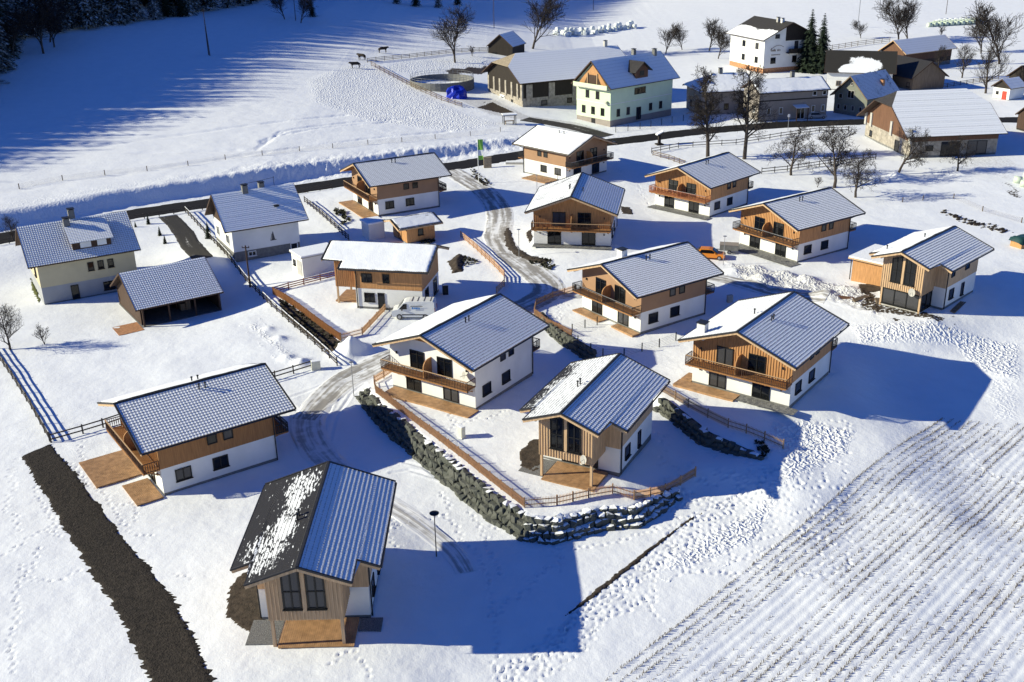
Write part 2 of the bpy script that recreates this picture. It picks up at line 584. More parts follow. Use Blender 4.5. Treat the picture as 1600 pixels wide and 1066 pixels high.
def hc(x, y, rot, L):
    return x - math.sin(R(rot)) * L, y + math.cos(R(rot)) * L


LOWC, UPC = [], []
for k_, (x, y, z, r, s) in list(HA.items()) + list(HB.items()):
    for q in (1.5, 7, 13):
        p = hc(x, y, r, q)
        (UPC if k_ in ('A1', 'B2') else LOWC).append((p[0], p[1], z))
for x, y, z, r, L in HC.values():
    for q in (2, L - 2):
        p = hc(x, y, r, q)
        LOWC.append((p[0], p[1], z))
LOWC += [(-23, 88, -2.2), (-19, 100, -2.1), (-13, 96, -2.35), (-9, 86, -2.35), (-3, 77, -2.35), (4, 72, -2.35), (12, 74, -2.4), (18, 80, -2.3), (2, 62, -2.2),
         (20, 60, -2.6), (40, 62, -3.0), (45, 80, -3.1), (50, 95, -2.9), (51, 106, -2.6), (56, 109, -2.2), (62, 104, -2.6), (58, 98, -2.9), (46, 102, -2.6), (70, 85, -3.0), (32, 78, -2.6), (28, 88, -1.6),
         (-40, 66, -2.2), (-55, 80, -2.4), (-60, 100, -2.2), (-45, 108, -1.9), (-32, 60, -2.0), (-80, 130, -1.8), (-36, 112, -1.6),
         (-17, 109, -1.6), (-10, 118, -.9), (-2, 128, -.4), (-3, 145, .1), (-12, 112, -1.2), (-30, 120, -1.2),
         (5.5, 122, -.5), (8, 117, -.5), (11, 112, -.5), (17, 99, -.45), (21, 92, -.6), (25.5, 87, -1.0),
         (-80, 161, 0), (-64, 173.6, 0), (-51, 179, 0), (-39, 189, 0), (-23, 196, .1), (-10, 203, .2), (1, 211, .3), (25, 223, .4), (45, 231, .5), (73, 237, .5), (110, 236, .5),
         (-95, 150, -.2), (-20, 215, .3), (60, 160, 0), (75, 150, 0), (60, 200, .2), (90, 200, .3), (40, 200, .3), (0, 250, .6), (20, 240, .6), (60, 250, .8), (100, 260, 1.1), (80, 300, 1.5), (130, 250, 1.0)]
UPC += [(-16, 104, -1.0), (-13, 101, -.7), (-8, 93, -.65), (-3, 84, -.65), (1, 78.5, -.65), (6, 79, -.7), (12, 81, -1.1), (16, 85, -1.4), (2, 90, -.6), (-3, 95, -.5),
        (4, 118, -1.2), (7, 112, -1.35), (13, 100, -1.45), (17, 92, -1.6), (22, 86, -2.0), (-6, 115, -.9), (14, 92, -1.2)]
LOWA, UPA = np.array(LOWC), np.array(UPC)


def shep(x, y, C):
    num = np.zeros(np.shape(x)); den = np.zeros(np.shape(x))
    for cx, cy, cz in C:
        wq = 1.0 / (((x - cx) ** 2 + (y - cy) ** 2 + 9.0) ** 2)
        num = num + wq * cz; den = den + wq
    return num / den


W1 = [(-17.8, 107.8), (-17.0, 103.9), (-15.3, 100.1), (-11.9, 94.3), (-8.4, 88.7), (-2.6, 79.7), (.6, 76.0), (3.3, 75.4), (7.6, 77.4), (10.6, 77.6), (14.9, 81.9)]
W2 = [(3.1, 123.2), (5.3, 116.9), (8.7, 111.0), (15.1, 98.3), (18.4, 91.2), (23.3, 86.5)]
W2T = []
for i_, (x, y) in enumerate(W2):       # its upper edge, a metre back into the bank
    a_, b_ = W2[max(i_ - 1, 0)], W2[min(i_ + 1, len(W2) - 1)]
    l_ = math.hypot(b_[0] - a_[0], b_[1] - a_[1])
    W2T.append((x - (b_[1] - a_[1]) / l_ * 1.0, y + (b_[0] - a_[0]) / l_ * 1.0))
UPOLY = W1 + [(18.5, 84.2)] + W2T[::-1] + [(-4, 121), (-12, 111.5)]
UOTHER1 = [(14.6, 81.9), (18.5, 84.2), (23.3, 86.5)]
UOTHER2 = [(3.1, 123.2), (-4, 121), (-12, 111.5), (-17.2, 107.5)]
ROAD = [(-140, 118), (-104, 142.5), (-80.4, 160.4), (-64.2, 173.0), (-51.6, 180.3), (-38.8, 188.4), (-23.5, 196.6), (-10.3, 203.9), (.7, 210.8), (12, 217.5), (25.1, 223.6), (43, 231.2), (60, 235.6), (75, 237.6), (95, 238), (125, 236), (200, 228)]


WOOD_EDGE = [(-195, 100), (-168, 150), (-158, 172), (-143, 200), (-128, 222), (-124, 250), (-130, 282), (-138, 310), (-122, 335), (-104, 360), (-92, 385), (-80, 420), (-66, 450), (-50, 478), (-25, 510), (10, 540)]


def H(x, y):
    x = np.asarray(x, float); y = np.asarray(y, float)
    a = shep(x, y, LOWA)
    # far field: slow rise
    far = ss(240, 420, y)
    a = a * (1 - far) + far * (1.2 + .018 * (y - 300))
    u = shep(x, y, UPA)
    ins = inpoly(x, y, UPOLY)
    m1 = ss(.25, 1.6, pdist(x, y, W1)[0]) * ss(.05, 1.0, pdist(x, y, W2T)[0])
    d2 = np.minimum(pdist(x, y, UOTHER1)[0], pdist(x, y, UOTHER2)[0])
    m = np.where(ins, m1 * ss(0, 5, d2), 0)
    h = a + (u - a) * m
    # bank along the far side of the road, then the rising field
    d, sd, arc = pdist(x, y, ROAD)
    s = d * sd
    bh = np.interp(x, [-140, -85, -45, -22, 0, 14, 22], [2.4, 2.4, 2.7, 2.0, 1.2, .5, 0])
    s0 = np.interp(x, [-90, -45, -20, 5], [3.9, 5.0, 6.2, 6.8])
    lump = fbm(x * .5, y * .5, 11) * 1.6 + fbm(x * 1.6, y * 1.6, 12) * .9
    k = ss(0, 1, (s - s0 + lump * .5) / 3.1)
    h = h + bh * k
    rise = np.clip(s - s0 - 4, 0, None)
    sl = np.interp(x, [-200, -60, -20, 30, 120], [.085, .065, .035, .0, .0])
    h = h + sl * np.minimum(rise, 160) * 1.0
    de, se, _ = pdist(x, y, WOOD_EDGE)
    h = h + np.interp(y, [260, 325], [.58, .86]) * np.clip(de * (se > 0) - 3, 0, 66)
    # right-hand far meadow climbs softly
    h = h + ss(330, 700, y) * 9 * ss(0, 160, x)
    return h


def hz(x, y):
    return float(H(np.array([x]), np.array([y]))[0])


def at(u, v, dz=0.0, z=None):
    """the point of the ground seen at photo pixel (u, v)"""
    if z is not None:
        p = ray(u, v, z)
        return Vector((p.x, p.y, z + dz))
    d = (_rt * ((u - 800) / F_PX) - _up * ((v - 533) / F_PX) + _fw)
    t0 = 40.0 / -d.z * .9
    ts = np.linspace(t0 * .8, t0 * 2.2, 500)
    px = d.x * ts; py = d.y * ts; pz = CAM_H + d.z * ts
    hh = H(px, py)
    i = np.argmax(pz < hh)
    if not (pz < hh).any():
        i = 499
    i = max(i, 1)
    a0 = pz[i - 1] - hh[i - 1]; a1 = pz[i] - hh[i]
    f = a0 / (a0 - a1 + 1e-9)
    t = ts[i - 1] + (ts[i] - ts[i - 1]) * f
    return Vector((d.x * t, d.y * t, CAM_H + d.z * t + dz))


def ats(pts, **k):
    return [at(u, v, **k) for u, v in pts]


def xy(pts, z=None):
    return [(p.x, p.y) for p in [at(u, v, z=z) for u, v in pts]]


# ---- grid lines: fine near the houses, growing outwards
def lines(a0, a1, step, lo, hi, grow):
    mid = list(np.arange(a0, a1 + 1e-6, step))
    up = []; s = step; v = mid[-1]
    while v < hi:
        s *= grow; v += s; up.append(v)
    dn = []; s = step; v = mid[0]
    while v > lo:
        s *= grow; v -= s; dn.append(v)
    return dn[::-1] + mid + up


gx = np.array(lines(-46, 56, .15, -420, 520, 1.05))
gy0 = list(np.arange(50, 100, .15)) + list(np.arange(100, 130, .24)) + list(np.arange(130, 250, .5))
gy = np.array(lines(gy0[0], gy0[0], .15, 25, 0, 1.1)[:-1] + gy0)
s_ = .5; v_ = gy[-1]; ex = []
while v_ < 1100:
    s_ *= 1.06; v_ += s_; ex.append(v_)
gy = np.concatenate([gy, ex])
GX, GY = np.meshgrid(gx, gy)
GZ = H(GX, GY)
BASE = GZ.copy()

tramp = np.zeros_like(GZ); dirt = np.zeros_like(GZ); soil = np.zeros_like(GZ)
rd, rs, ra = pdist(GX, GY, ROAD)
# gentle drifts, rougher on the banks
GZ += fbm(GX * .12, GY * .12, 3) * .25 * ss(3, 6, rd)
GZ += fbm(GX * .7, GY * .7, 5) * .07
near = ss(130, 110, GY)
GZ += near * fbm(GX * 2.2, GY * 2.2, 8, 2) * .022
bk = ss(3.2, 5, rd) * ss(13, 10, rd) * (rs > 0) * ss(25, 5, GX)
GZ += bk * (fbm(GX * .9, GY * .9, 21) * .45)
tramp += bk * .25


JX = GX + fbm(GX * .5, GY * .5, 31) * 3
JY = GY + fbm(GX * .5, GY * .5, 37) * 3


def win(P, pad):
    i0, i1 = np.searchsorted(gx, [min(p[0] for p in P) - pad, max(p[0] for p in P) + pad])
    j0, j1 = np.searchsorted(gy, [min(p[1] for p in P) - pad, max(p[1] for p in P) + pad])
    return slice(j0, j1), slice(i0, i1)


def zone(px, val, arr, edge=1.5, z=None, world=None):
    P = world or xy(px, z)
    w_ = win(P, 3)
    ins = inpoly(JX[w_], JY[w_], P)
    d = pdist(GX[w_], GY[w_], P + [P[0]])[0]
    k = np.where(ins, ss(0, edge, d) * val, 0)
    arr[w_] = np.maximum(arr[w_], k)
    return w_, k


# trodden snow below and right of the chalets, the cow pasture, the building site
zone([(1190, 655), (1260, 652), (1345, 672), (1330, 712), (1230, 765), (1190, 850), (1090, 890), (1000, 905), (1080, 840), (1170, 790), (1212, 725)], 1.0, tramp)
zone([(1320, 505), (1460, 500), (1600, 535), (1600, 600), (1530, 585), (1490, 545), (1340, 540)], 1.0, tramp)
zone([(1530, 590), (1600, 590), (1600, 660), (1545, 660)], .35, tramp)
zone([(470, 125), (555, 95), (600, 105), (720, 172), (800, 195), (720, 210), (560, 190), (480, 160)], 1.0, tramp, 4)
zone([(575, 110), (620, 95), (780, 85), (770, 108), (660, 120)], 1.0, tramp, 3)
zone([(1125, 405), (1230, 425), (1370, 455), (1390, 500), (1300, 470), (1160, 455)], 1.0, tramp)
k = zone([(1125, 405), (1230, 425), (1370, 455), (1390, 505), (1300, 475), (1160, 455)], .7, dirt)
GZ[k[0]] += k[1] * fbm(GX[k[0]], GY[k[0]], 44) * .9
zone([(1350, 440), (1385, 470), (1490, 500), (1470, 512), (1370, 490), (1335, 480)], .62, soil, 1.0)
zone([(1495, 245), (1600, 250), (1600, 262), (1500, 262)], .5, dirt)
zone([(1400, 250), (1600, 235), (1600, 300), (1560, 285), (1500, 262)], .45, dirt, 3)
zone([(1560, 275), (1600, 300), (1600, 330), (1570, 300)], .62, soil, 1)
zone([(695, 150), (780, 155), (830, 180), (905, 190), (960, 208), (900, 215), (850, 195), (760, 180)], .75, dirt, 2)
zone([(740, 168), (770, 158), (812, 178), (800, 182)], .9, soil, 1)
zone([(690, 108), (765, 103), (762, 116), (700, 117)], .8, soil, 1)
zone([(575, 600), (560, 560), (640, 520), (700, 505), (700, 530), (600, 560)], .4, dirt, 2)
zone([(400, 500), (470, 560), (480, 580), (455, 575), (380, 510)], .55, tramp, 1)
zone([(400, 500), (470, 560), (480, 580), (455, 575), (380, 510)], .45, dirt, 1)

SA, SB = at(942, 1066), at(1440, 676)
_d = Vector((SB.x - SA.x, SB.y - SA.y)).normalized()
_k = zone([(942, 1090), (1440, 676), (1640, 640), (1700, 1090)], 1.0, np.zeros_like(GZ), 3)
_o = (GX[_k[0]] - SA.x) * _d.y - (GY[_k[0]] - SA.y) * _d.x
GZ[_k[0]] += _k[1] * (-.02 * np.sin(_o * 2 * math.pi / .74 + 1.2) + .05 * (vnoise(_o * .35, (GX[_k[0]] * _d.x + GY[_k[0]] * _d.y) * .02, 66) - .5))
# snow heaps shoved aside


def heap(u, v, r, h, z=None):
    p = at(u, v, z=z)
    w_ = win([(p.x, p.y)], 3.5 * r)
    d = np.hypot(GX[w_] - p.x, (GY[w_] - p.y))
    GZ[w_] += np.exp(-(d / r) ** 2) * h * (1 + fbm(GX[w_] * .8, GY[w_] * .8, 51) * 1.2)


for a in ((534, 552, 1.2, .7), (545, 556, 1.1, .75), (556, 549, 1.2, .6), (540, 546, 1.3, .6), (565, 545, 1.0, .4), (470, 567, .9, .5), (448, 560, .8, .4), (436, 530, .8, .4), (420, 515, .7, .4), (1190, 440, 1.6, .8), (1225, 432, 1.3, .7), (1260, 440, 1.6, .7), (1400, 275, 1.3, .8),
          (1495, 273, 1.2, .6), (995, 405, 1.2, .3), (1145, 425, 1.0, .5), (1290, 462, 1.5, .6), (1330, 455, 1.5, .6), (1180, 420, 1.0, .5), (1455, 500, 1., .3)):
    heap(*a)

# tracks: rows of footprints pressed into the snow
rng = np.random.RandomState(4)


def dent(x, y, rx, ry, ang, depth):
    ix0, ix1 = np.searchsorted(gx, [x - .7, x + .7]); iy0, iy1 = np.searchsorted(gy, [y - .7, y + .7])
    X = GX[iy0:iy1, ix0:ix1] - x; Y = GY[iy0:iy1, ix0:ix1] - y
    c, s = math.cos(ang), math.sin(ang)
    a = (c * X + s * Y) / rx; b = (-s * X + c * Y) / ry
    q = a * a + b * b
    GZ[iy0:iy1, ix0:ix1] += -depth * np.exp(-q * 1.2) + depth * .35 * np.exp(-(q - 2.2) ** 2 * .8)


def track(px, step=.62, wob=.22, depth=.11, jit=.15, z=None, twin=False):
    P = [at(u, v, z=z) for u, v in px]
    acc = 0; side = 1
    for a, b in zip(P[:-1], P[1:]):
        d = Vector((b.x - a.x, b.y - a.y)); L = d.length
        if L < 1e-6: continue
        d /= L
        s = acc
        ang = math.atan2(d.y, d.x)
        while s < L:
            wv = (vnoise(s * .3 + a.x, a.y, 5) - .5) * 1.2
            ox = -d.y * (side * wob / 2 + wv) + rng.randn() * jit * .4; oy = d.x * (side * wob / 2 + wv) + rng.randn() * jit * .4
            dent(a.x + d.x * s + ox, a.y + d.y * s + oy, .22, .13, ang + rng.randn() * .3, depth * rng.uniform(.6, 1.2))
            side = -side; s += step * rng.uniform(.8, 1.2)
        acc = s - L


for t in ([(690, 770), (700, 800), (722, 850), (765, 905), (772, 960), (770, 1045)], [(772, 960), (800, 935), (840, 905), (868, 885), (880, 860)],
          [(730, 760), (738, 800), (755, 850), (775, 900)], [(612, 830), (660, 812), (700, 803)], [(618, 860), (616, 830), (622, 800)],
          [(520, 1040), (545, 1015), (560, 1040), (580, 1066)], [(864, 890), (875, 840), (940, 830), (1020, 810), (1080, 790), (1120, 775)],
          [(770, 820), (850, 850), (890, 860), (960, 850), (1050, 820), (1090, 800)], [(50, 860), (40, 900), (25, 990), (5, 1060)], [(0, 865), (50, 838), (90, 825)],
          [(40, 880), (60, 905), (100, 908), (130, 890)], [(60, 760), (90, 840), (70, 830)], [(130, 690), (120, 720), (165, 790), (200, 830), (240, 835)],
          [(185, 790), (215, 785), (205, 820)], [(705, 645), (715, 660), (700, 690), (712, 700), (700, 745)], [(715, 665), (750, 655), (790, 640)],
          [(860, 1000), (880, 985), (930, 940), (1005, 905)], [(1010, 880), (1030, 935), (1020, 960), (1035, 975)], [(860, 985), (900, 965), (960, 950), (1020, 925)],
          [(1050, 850), (1110, 860), (1170, 870)], [(1105, 780), (1140, 800), (1190, 830)], [(300, 905), (265, 900)], [(850, 480), (880, 500), (860, 470), (890, 480)],
          [(20, 720), (25, 760), (15, 800), (30, 830)], [(1500, 700), (1540, 740), (1600, 760)], [(960, 260), (990, 280), (1010, 320)], [(1010, 470), (1040, 490), (1090, 500)]):
    track(t)
for q in range(7):      # the beaten path along the field's edge
    o = q * 6 - 18
    track([(790 + o, 1066), (880 + o, 985), (1010 + o, 885), (1080 + o, 830), (1160 + o, 775), (1205 + o, 725)], jit=.5)
for q in range(3):
    track([(840 + 8 * q, 1066), (905 + 10 * q, 1010), (960, 960), (1010, 930)], jit=.4)
for q in range(420):    # milling about on the trodden slope
    u = rng.uniform(1020, 1330); v = rng.uniform(655, 900)
    p = at(u, v)
    dent(p.x, p.y, .24, .15, rng.uniform(0, 3.1), .1)
# long thin trails on the far pasture
for t in ([(0, 300), (250, 263), (400, 240), (530, 222), (620, 212), (700, 205)], [(200, 240), (400, 235), (440, 205), (540, 192), (640, 185)], [(100, 235), (250, 215), (400, 195), (540, 180)],
          [(400, 232), (420, 215), (500, 200), (620, 190)]):
    P = [(p.x, p.y) for p in ats(t)]
    w_ = win(P, 4)
    d = pdist(GX[w_], GY[w_], P)[0] + fbm(GX[w_] * .3, GY[w_] * .3, 61) * 2
    GZ[w_] -= .2 * np.exp(-(d / .5) ** 2) * (GY[w_] > 150)
# wheel ruts and turning marks
for t in ([(500, 700), (508, 660), (520, 625), (545, 595), (590, 565)], [(515, 690), (525, 650), (550, 615), (570, 600)], [(480, 650), (490, 625), (520, 600), (570, 575)],
          [(465, 640), (440, 625), (470, 615), (540, 590), (580, 570)], [(690, 750), (640, 735), (610, 740)], [(705, 760), (660, 730), (620, 720)], [(1180, 20), (1245, 48), (1260, 30), (1330, 22)],
          [(1290, 30), (1310, 40), (1320, 55), (1290, 60)], [(1350, 22), (1450, 15), (1500, 12)], [(1560, 35), (1580, 60), (1600, 75)]):
    P = [(p.x, p.y) for p in ats(t)]
    w_ = win(P, 4)
    d = pdist(GX[w_], GY[w_], P)[0]
    wd = .16 if t[0][1] > 300 else .6
    GZ[w_] += -.07 * np.exp(-(d / wd) ** 2) + .04 * np.exp(-((d - 2.2 * wd) / wd) ** 2)

def gz(x, y):
    """height of the finished snow surface"""
    i = np.clip(np.searchsorted(gx, x) - 1, 0, len(gx) - 2); j = np.clip(np.searchsorted(gy, y) - 1, 0, len(gy) - 2)
    fx = (x - gx[i]) / (gx[i + 1] - gx[i]); fy = (y - gy[j]) / (gy[j + 1] - gy[j])
    return (GZ[j, i] * (1 - fx) + GZ[j, i + 1] * fx) * (1 - fy) + (GZ[j + 1, i] * (1 - fx) + GZ[j + 1, i + 1] * fx) * fy


def on(p, dz=0.0):
    return Vector((p[0], p[1], float(gz(p[0], p[1])) + dz))


# tarmac is scraped below the snow so its sheet can lie in the hollow
LANE = [(-12.5, 203.2), (-8.5, 193), (-4.5, 183), (-2.0, 172), (-1.6, 163), (-1.9, 155), (-.2, 147), (3.0, 139.5), (5.0, 133.5)]
GZ -= .10 * ss(4.3, 3.5, rd)
GZ = np.where((rd < 4.1), np.minimum(GZ, BASE - .06), GZ)
ny, nx = GZ.shape
me = bpy.data.meshes.new('snow_ground')
me.vertices.add(nx * ny)
me.vertices.foreach_set('co', np.stack([GX, GY, GZ], -1).astype(np.float32).ravel())
ii = (np.arange(ny - 1)[:, None] * nx + np.arange(nx - 1)[None, :]).ravel()
quads = np.stack([ii, ii + 1, ii + nx + 1, ii + nx], -1).astype(np.int32)
me.loops.add(quads.size); me.loops.foreach_set('vertex_index', quads.ravel())
me.polygons.add(len(quads)); me.polygons.foreach_set('loop_start', np.arange(0, quads.size, 4, dtype=np.int32))
me.polygons.foreach_set('use_smooth', np.ones(len(quads), bool))
me.update(calc_edges=True)
for nm, ar in (('trample', tramp), ('dirt', dirt), ('soil', soil)):
    a = me.attributes.new(nm, 'FLOAT', 'POINT')
    a.data.foreach_set('value', ar.astype(np.float32).ravel())
me.materials.append(M['snow_ground'])
g = bpy.data.objects.new('snow_ground', me)
col.objects.link(g)
tag(g, 'snow covered ground of the village with footprints', kind='structure')


# ---- draped strips and patches
def strip(name, pts, width, matname, label, lift=.045, step=.5, across=9, ragged=.25, wfun=None, rut=0, kind='structure'):
    P = [Vector((p[0], p[1], 0)) for p in pts]
    # resample with Catmull-Rom
    out = []
    for i in range(len(P) - 1):
        p0 = P[max(i - 1, 0)]; p1 = P[i]; p2 = P[i + 1]; p3 = P[min(i + 2, len(P) - 1)]
        nseg = max(2, int((p2 - p1).length / step))
        for k in range(nseg):
            t = k / nseg
            out.append(.5 * ((2 * p1) + (p2 - p0) * t + (2 * p0 - 5 * p1 + 4 * p2 - p3) * t * t + (3 * p1 - p0 - 3 * p2 + p3) * t ** 3))
    out.append(P[-1])
    vv, ff, uv = [], [], []
    arc = 0
    for i, p in enumerate(out):
        d = (out[min(i + 1, len(out) - 1)] - out[max(i - 1, 0)]).normalized()
        nrm = Vector((-d.y, d.x, 0))
        if i: arc += (p - out[i - 1]).length
        wl = wfun(i / (len(out) - 1)) if wfun else width
        for j in range(across):
            t = j / (across - 1) - .5
            q = p + nrm * (t * wl)
            e = 0
            if j in (0, across - 1):
                q += nrm * (math.copysign(1, t) * (float(vnoise(arc * .9, j, 71)) - .5) * 2 * ragged)
                e = -.16
            z = float(gz(q.x, q.y))
            if rut and j not in (0, across - 1):
                z += (float(vnoise(j * 3.1, arc * .05, 75)) - .5) * rut
            vv.append((q.x, q.y, z + lift + e))
            uv.append((j / (across - 1), arc))
    for i in range(len(out) - 1):
        for j in range(across - 1):
            a = i * across + j
            ff.append((a, a + across, a + across + 1, a + 1)[::-1])
    m = bpy.data.meshes.new(name)
    m.from_pydata(vv, [], ff)
    ul = m.uv_layers.new(name='UVMap')
    for lp in m.loops:
        ul.data[lp.index].uv = uv[lp.vertex_index]
    m.update()
    o = obj(name, m, matname, smooth=True)
    return tag(o, label, kind=kind)


strip('main_road', ROAD[1:-1], 7.0, 'asphalt', 'dark cleared asphalt road crossing behind the chalets', lift=.09, step=1.0)
LANE2 = LANE + [(3.0, 128.5), (-2, 123.5), (-9, 117.5), (-14.5, 112.5), (-18.5, 108.0), (-20.8, 103.0), (-21.8, 99.0)]
strip('village_lane', LANE2, 5.2, 'packed_lane', 'icy driven lane curving down between the chalets', lift=.05, step=.4, across=13, ragged=.5, rut=.07, wfun=lambda f: 5.2 if f < .9 else 5.2 - 22 * (f - .9))
strip('snow_track', [(-21.6, 100.5), (-20.8, 96), (-18.2, 90.5), (-13.5, 84.5), (-9.0, 79.5), (-5.5, 75.0), (-4.0, 71.5)], 4.0, 'snow_track', 'lightly driven snow track below the boulder wall', lift=.035, step=.35, across=13, ragged=.6, rut=.08, wfun=lambda f: 4.6 - 2.6 * f)
strip('side_lane', [(4.2, 131.5), (9, 131), (15, 134.5), (22, 137.5), (28, 136), (34, 130), (40, 126)], 3.6, 'packed_lane', 'snowy driven lane running past the orange car', lift=.04, step=.4, across=11, ragged=.5, rut=.07)
strip('driveway', [(p.x, p.y) for p in ats([(262, 338), (285, 362), (300, 385), (318, 405)])], 3.6, 'asphalt_slush', 'dark cleared driveway between the two old houses', lift=.06)
strip('farm_yard', [(p.x, p.y) for p in ats([(820, 186), (880, 196), (950, 213)])], 5.5, 'asphalt_slush', 'slushy dark yard in front of the pale green house', lift=.06)


def patch(name, px, matname, label, lift=.05, rough=.05, cell=.13, jag=.6, kind='structure', z=None, world=None, dome=0.0):
    P = world or xy(px, z)
    X0, X1 = min(p[0] for p in P) - 1, max(p[0] for p in P) + 1
    Y0, Y1 = min(p[1] for p in P) - 1, max(p[1] for p in P) + 1
    X, Y = np.meshgrid(np.arange(X0, X1, cell), np.arange(Y0, Y1, cell))
    jx = X + fbm(X * 2.3, Y * 2.3, 81, 4) * jag * 1.7; jy = Y + fbm(X * 2.3, Y * 2.3, 87, 4) * jag * 1.7
    ins = inpoly(jx, jy, P)
    d = pdist(X, Y, P + [P[0]])[0]
    Z = gz(X, Y) + lift + fbm(X * 2.4, Y * 2.4, 91) * rough * 2 + dome * ss(0, 1.5, d)
    hgt, wid = X.shape
    idx = {}
    vv, ff = [], []

    def vi(j, i, edge):
        if (j, i) not in idx:
            idx[(j, i)] = len(vv)
            vv.append((X[j, i], Y[j, i], Z[j, i]))
        return idx[(j, i)]
    for j in range(hgt - 1):
        for i in range(wid - 1):
            if ins[j, i] and ins[j + 1, i + 1] and ins[j, i + 1] and ins[j + 1, i]:
                ff.append((vi(j, i, 0), vi(j, i + 1, 0), vi(j + 1, i + 1, 0), vi(j + 1, i, 0)))
    if not ff: return None
    m = bpy.data.meshes.new(name)
    m.from_pydata(vv, [], ff)
    b = bmesh.new(); b.from_mesh(m)     # skirt the rim down into the snow
    for vx in b.verts:
        if vx.is_boundary: vx.co.z -= .12
    b.to_mesh(m); b.free()
    m.update()
    return tag(obj(name, m, matname, smooth=True), label, kind=kind)


# the dark covered strip of ground at lower left, in three lengths
SL = [(33, 716), (57, 755), (91, 812), (141, 896), (198, 984), (232, 1066), (262, 1130)]
SR = [(80, 695), (114, 732), (194, 839), (263, 923), (305, 995), (333, 1066), (352, 1130)]
sl, sr = ats(SL), ats(SR)


def lerp_poly(P, t):
    t = t * (len(P) - 1); i = min(int(t), len(P) - 2); f = t - i
    return P[i] * (1 - f) + P[i + 1] * f


ground_strip = thing('bare_strip', 'long dark bare strip of covered ground cut through the snow', 'ground strip', (0, 0, 0))
ground_strip['kind'] = 'structure'
for i_s, (t0, t1) in enumerate(((0, .4395), (.438, .664), (.6625, .802), (.8005, 1.0))):
    na, nc = int(440 * (t1 - t0)) + 2, 15
    vv, ff = [], []
    for i in range(na):
        t = t0 + (t1 - t0) * i / (na - 1)
        # joints run askew
        a = lerp_poly(sl, min(1, max(0, t + .0))); b = lerp_poly(sr, min(1, max(0, t - .045 * min(1, t / .08))))
        for j in range(nc):
            f = j / (nc - 1)
            q = a.lerp(b, f)
            if j in (0, nc - 1):
                q = a.lerp(b, f + (float(vnoise(t * 70, j, 95)) - .5) * .11 + (float(vnoise(t * 260, j, 96)) - .5) * .12)
            z = float(gz(q.x, q.y)) + .07 + i_s * .012 + (float(vnoise(q.x * 1.6, q.y * 1.6, 97)) - .5) * .05
            if j in (0, nc - 1): z -= .1
            if i == 0: z += .03
            if i == na - 1: z -= .03
            vv.append((q.x, q.y, z))
    for i in range(na - 1):
        for j in range(nc - 1):
            a = i * nc + j
            ff.append((a, a + 1, a + nc + 1, a + nc))
    m = bpy.data.meshes.new('cover_sheet'); m.from_pydata(vv, [], ff); m.update()
    obj('cover_sheet', m, 'turf_fabric', ground_strip, smooth=True, fix=True)

patch('soil_patch', [(349, 965), (356, 920), (378, 893), (405, 890), (415, 960), (428, 1004), (385, 990)], 'soil', 'bare brown soil beside the front chalet', jag=.3)
patch('soil_patch', [(812, 728), (808, 708), (828, 688), (846, 684), (852, 740), (830, 738)], 'soil', 'bare soil left of the fenced bay-fronted chalet', jag=.3)
patch('soil_patch', [(785, 365), (793, 352), (800, 362), (808, 385), (828, 398), (858, 406), (858, 416), (826, 410), (800, 398), (788, 384)], 'soil', 'dark planted bank along the lane bend', jag=.4, dome=.25)
patch('soil_patch', [(820, 365), (830, 355), (835, 372), (826, 382)], 'soil', 'dark soil left of the orange wooden chalet', jag=.3)
patch('soil_patch', [(698, 410), (716, 396), (730, 402), (724, 425), (706, 428)], 'soil', 'heap of brown soil by the lane fence', jag=.5, dome=.45)
patch('soil_patch', [(968, 322), (985, 324), (992, 336), (972, 334)], 'soil', 'small soil patch right of the orange chalet', jag=.3)
patch('soil_patch', [(433, 466), (448, 472), (500, 507), (534, 534), (528, 552), (514, 556), (474, 522), (438, 490)], 'soil', 'dark planted soil bed below the board fence', jag=.5, dome=.1)
patch('soil_patch', [(878, 962), (925, 922), (1000, 865), (1070, 812), (1100, 797), (1102, 801), (1066, 826), (1000, 880), (930, 936), (885, 965)], 'soil', 'narrow bare earth trench cut into the slope', jag=.12)
patch('grass_patch', [(45, 432), (52, 436), (66, 470), (60, 476), (48, 455)], 'grass_dull', 'dull green grass beside the cream old house', jag=.3)
patch('soil_patch', [(1338, 445), (1376, 442), (1378, 455), (1345, 462)], 'soil', 'shaded bare ground by the chalet garage', jag=.3)
patch('soil_patch', [(738, 262), (745, 275), (765, 288), (758, 292), (742, 282)], 'soil', 'planted soil bed below the flagpole', jag=.4, dome=.1)
# ------------------------------------------------------------------ buildings
_mesh_cache = {}


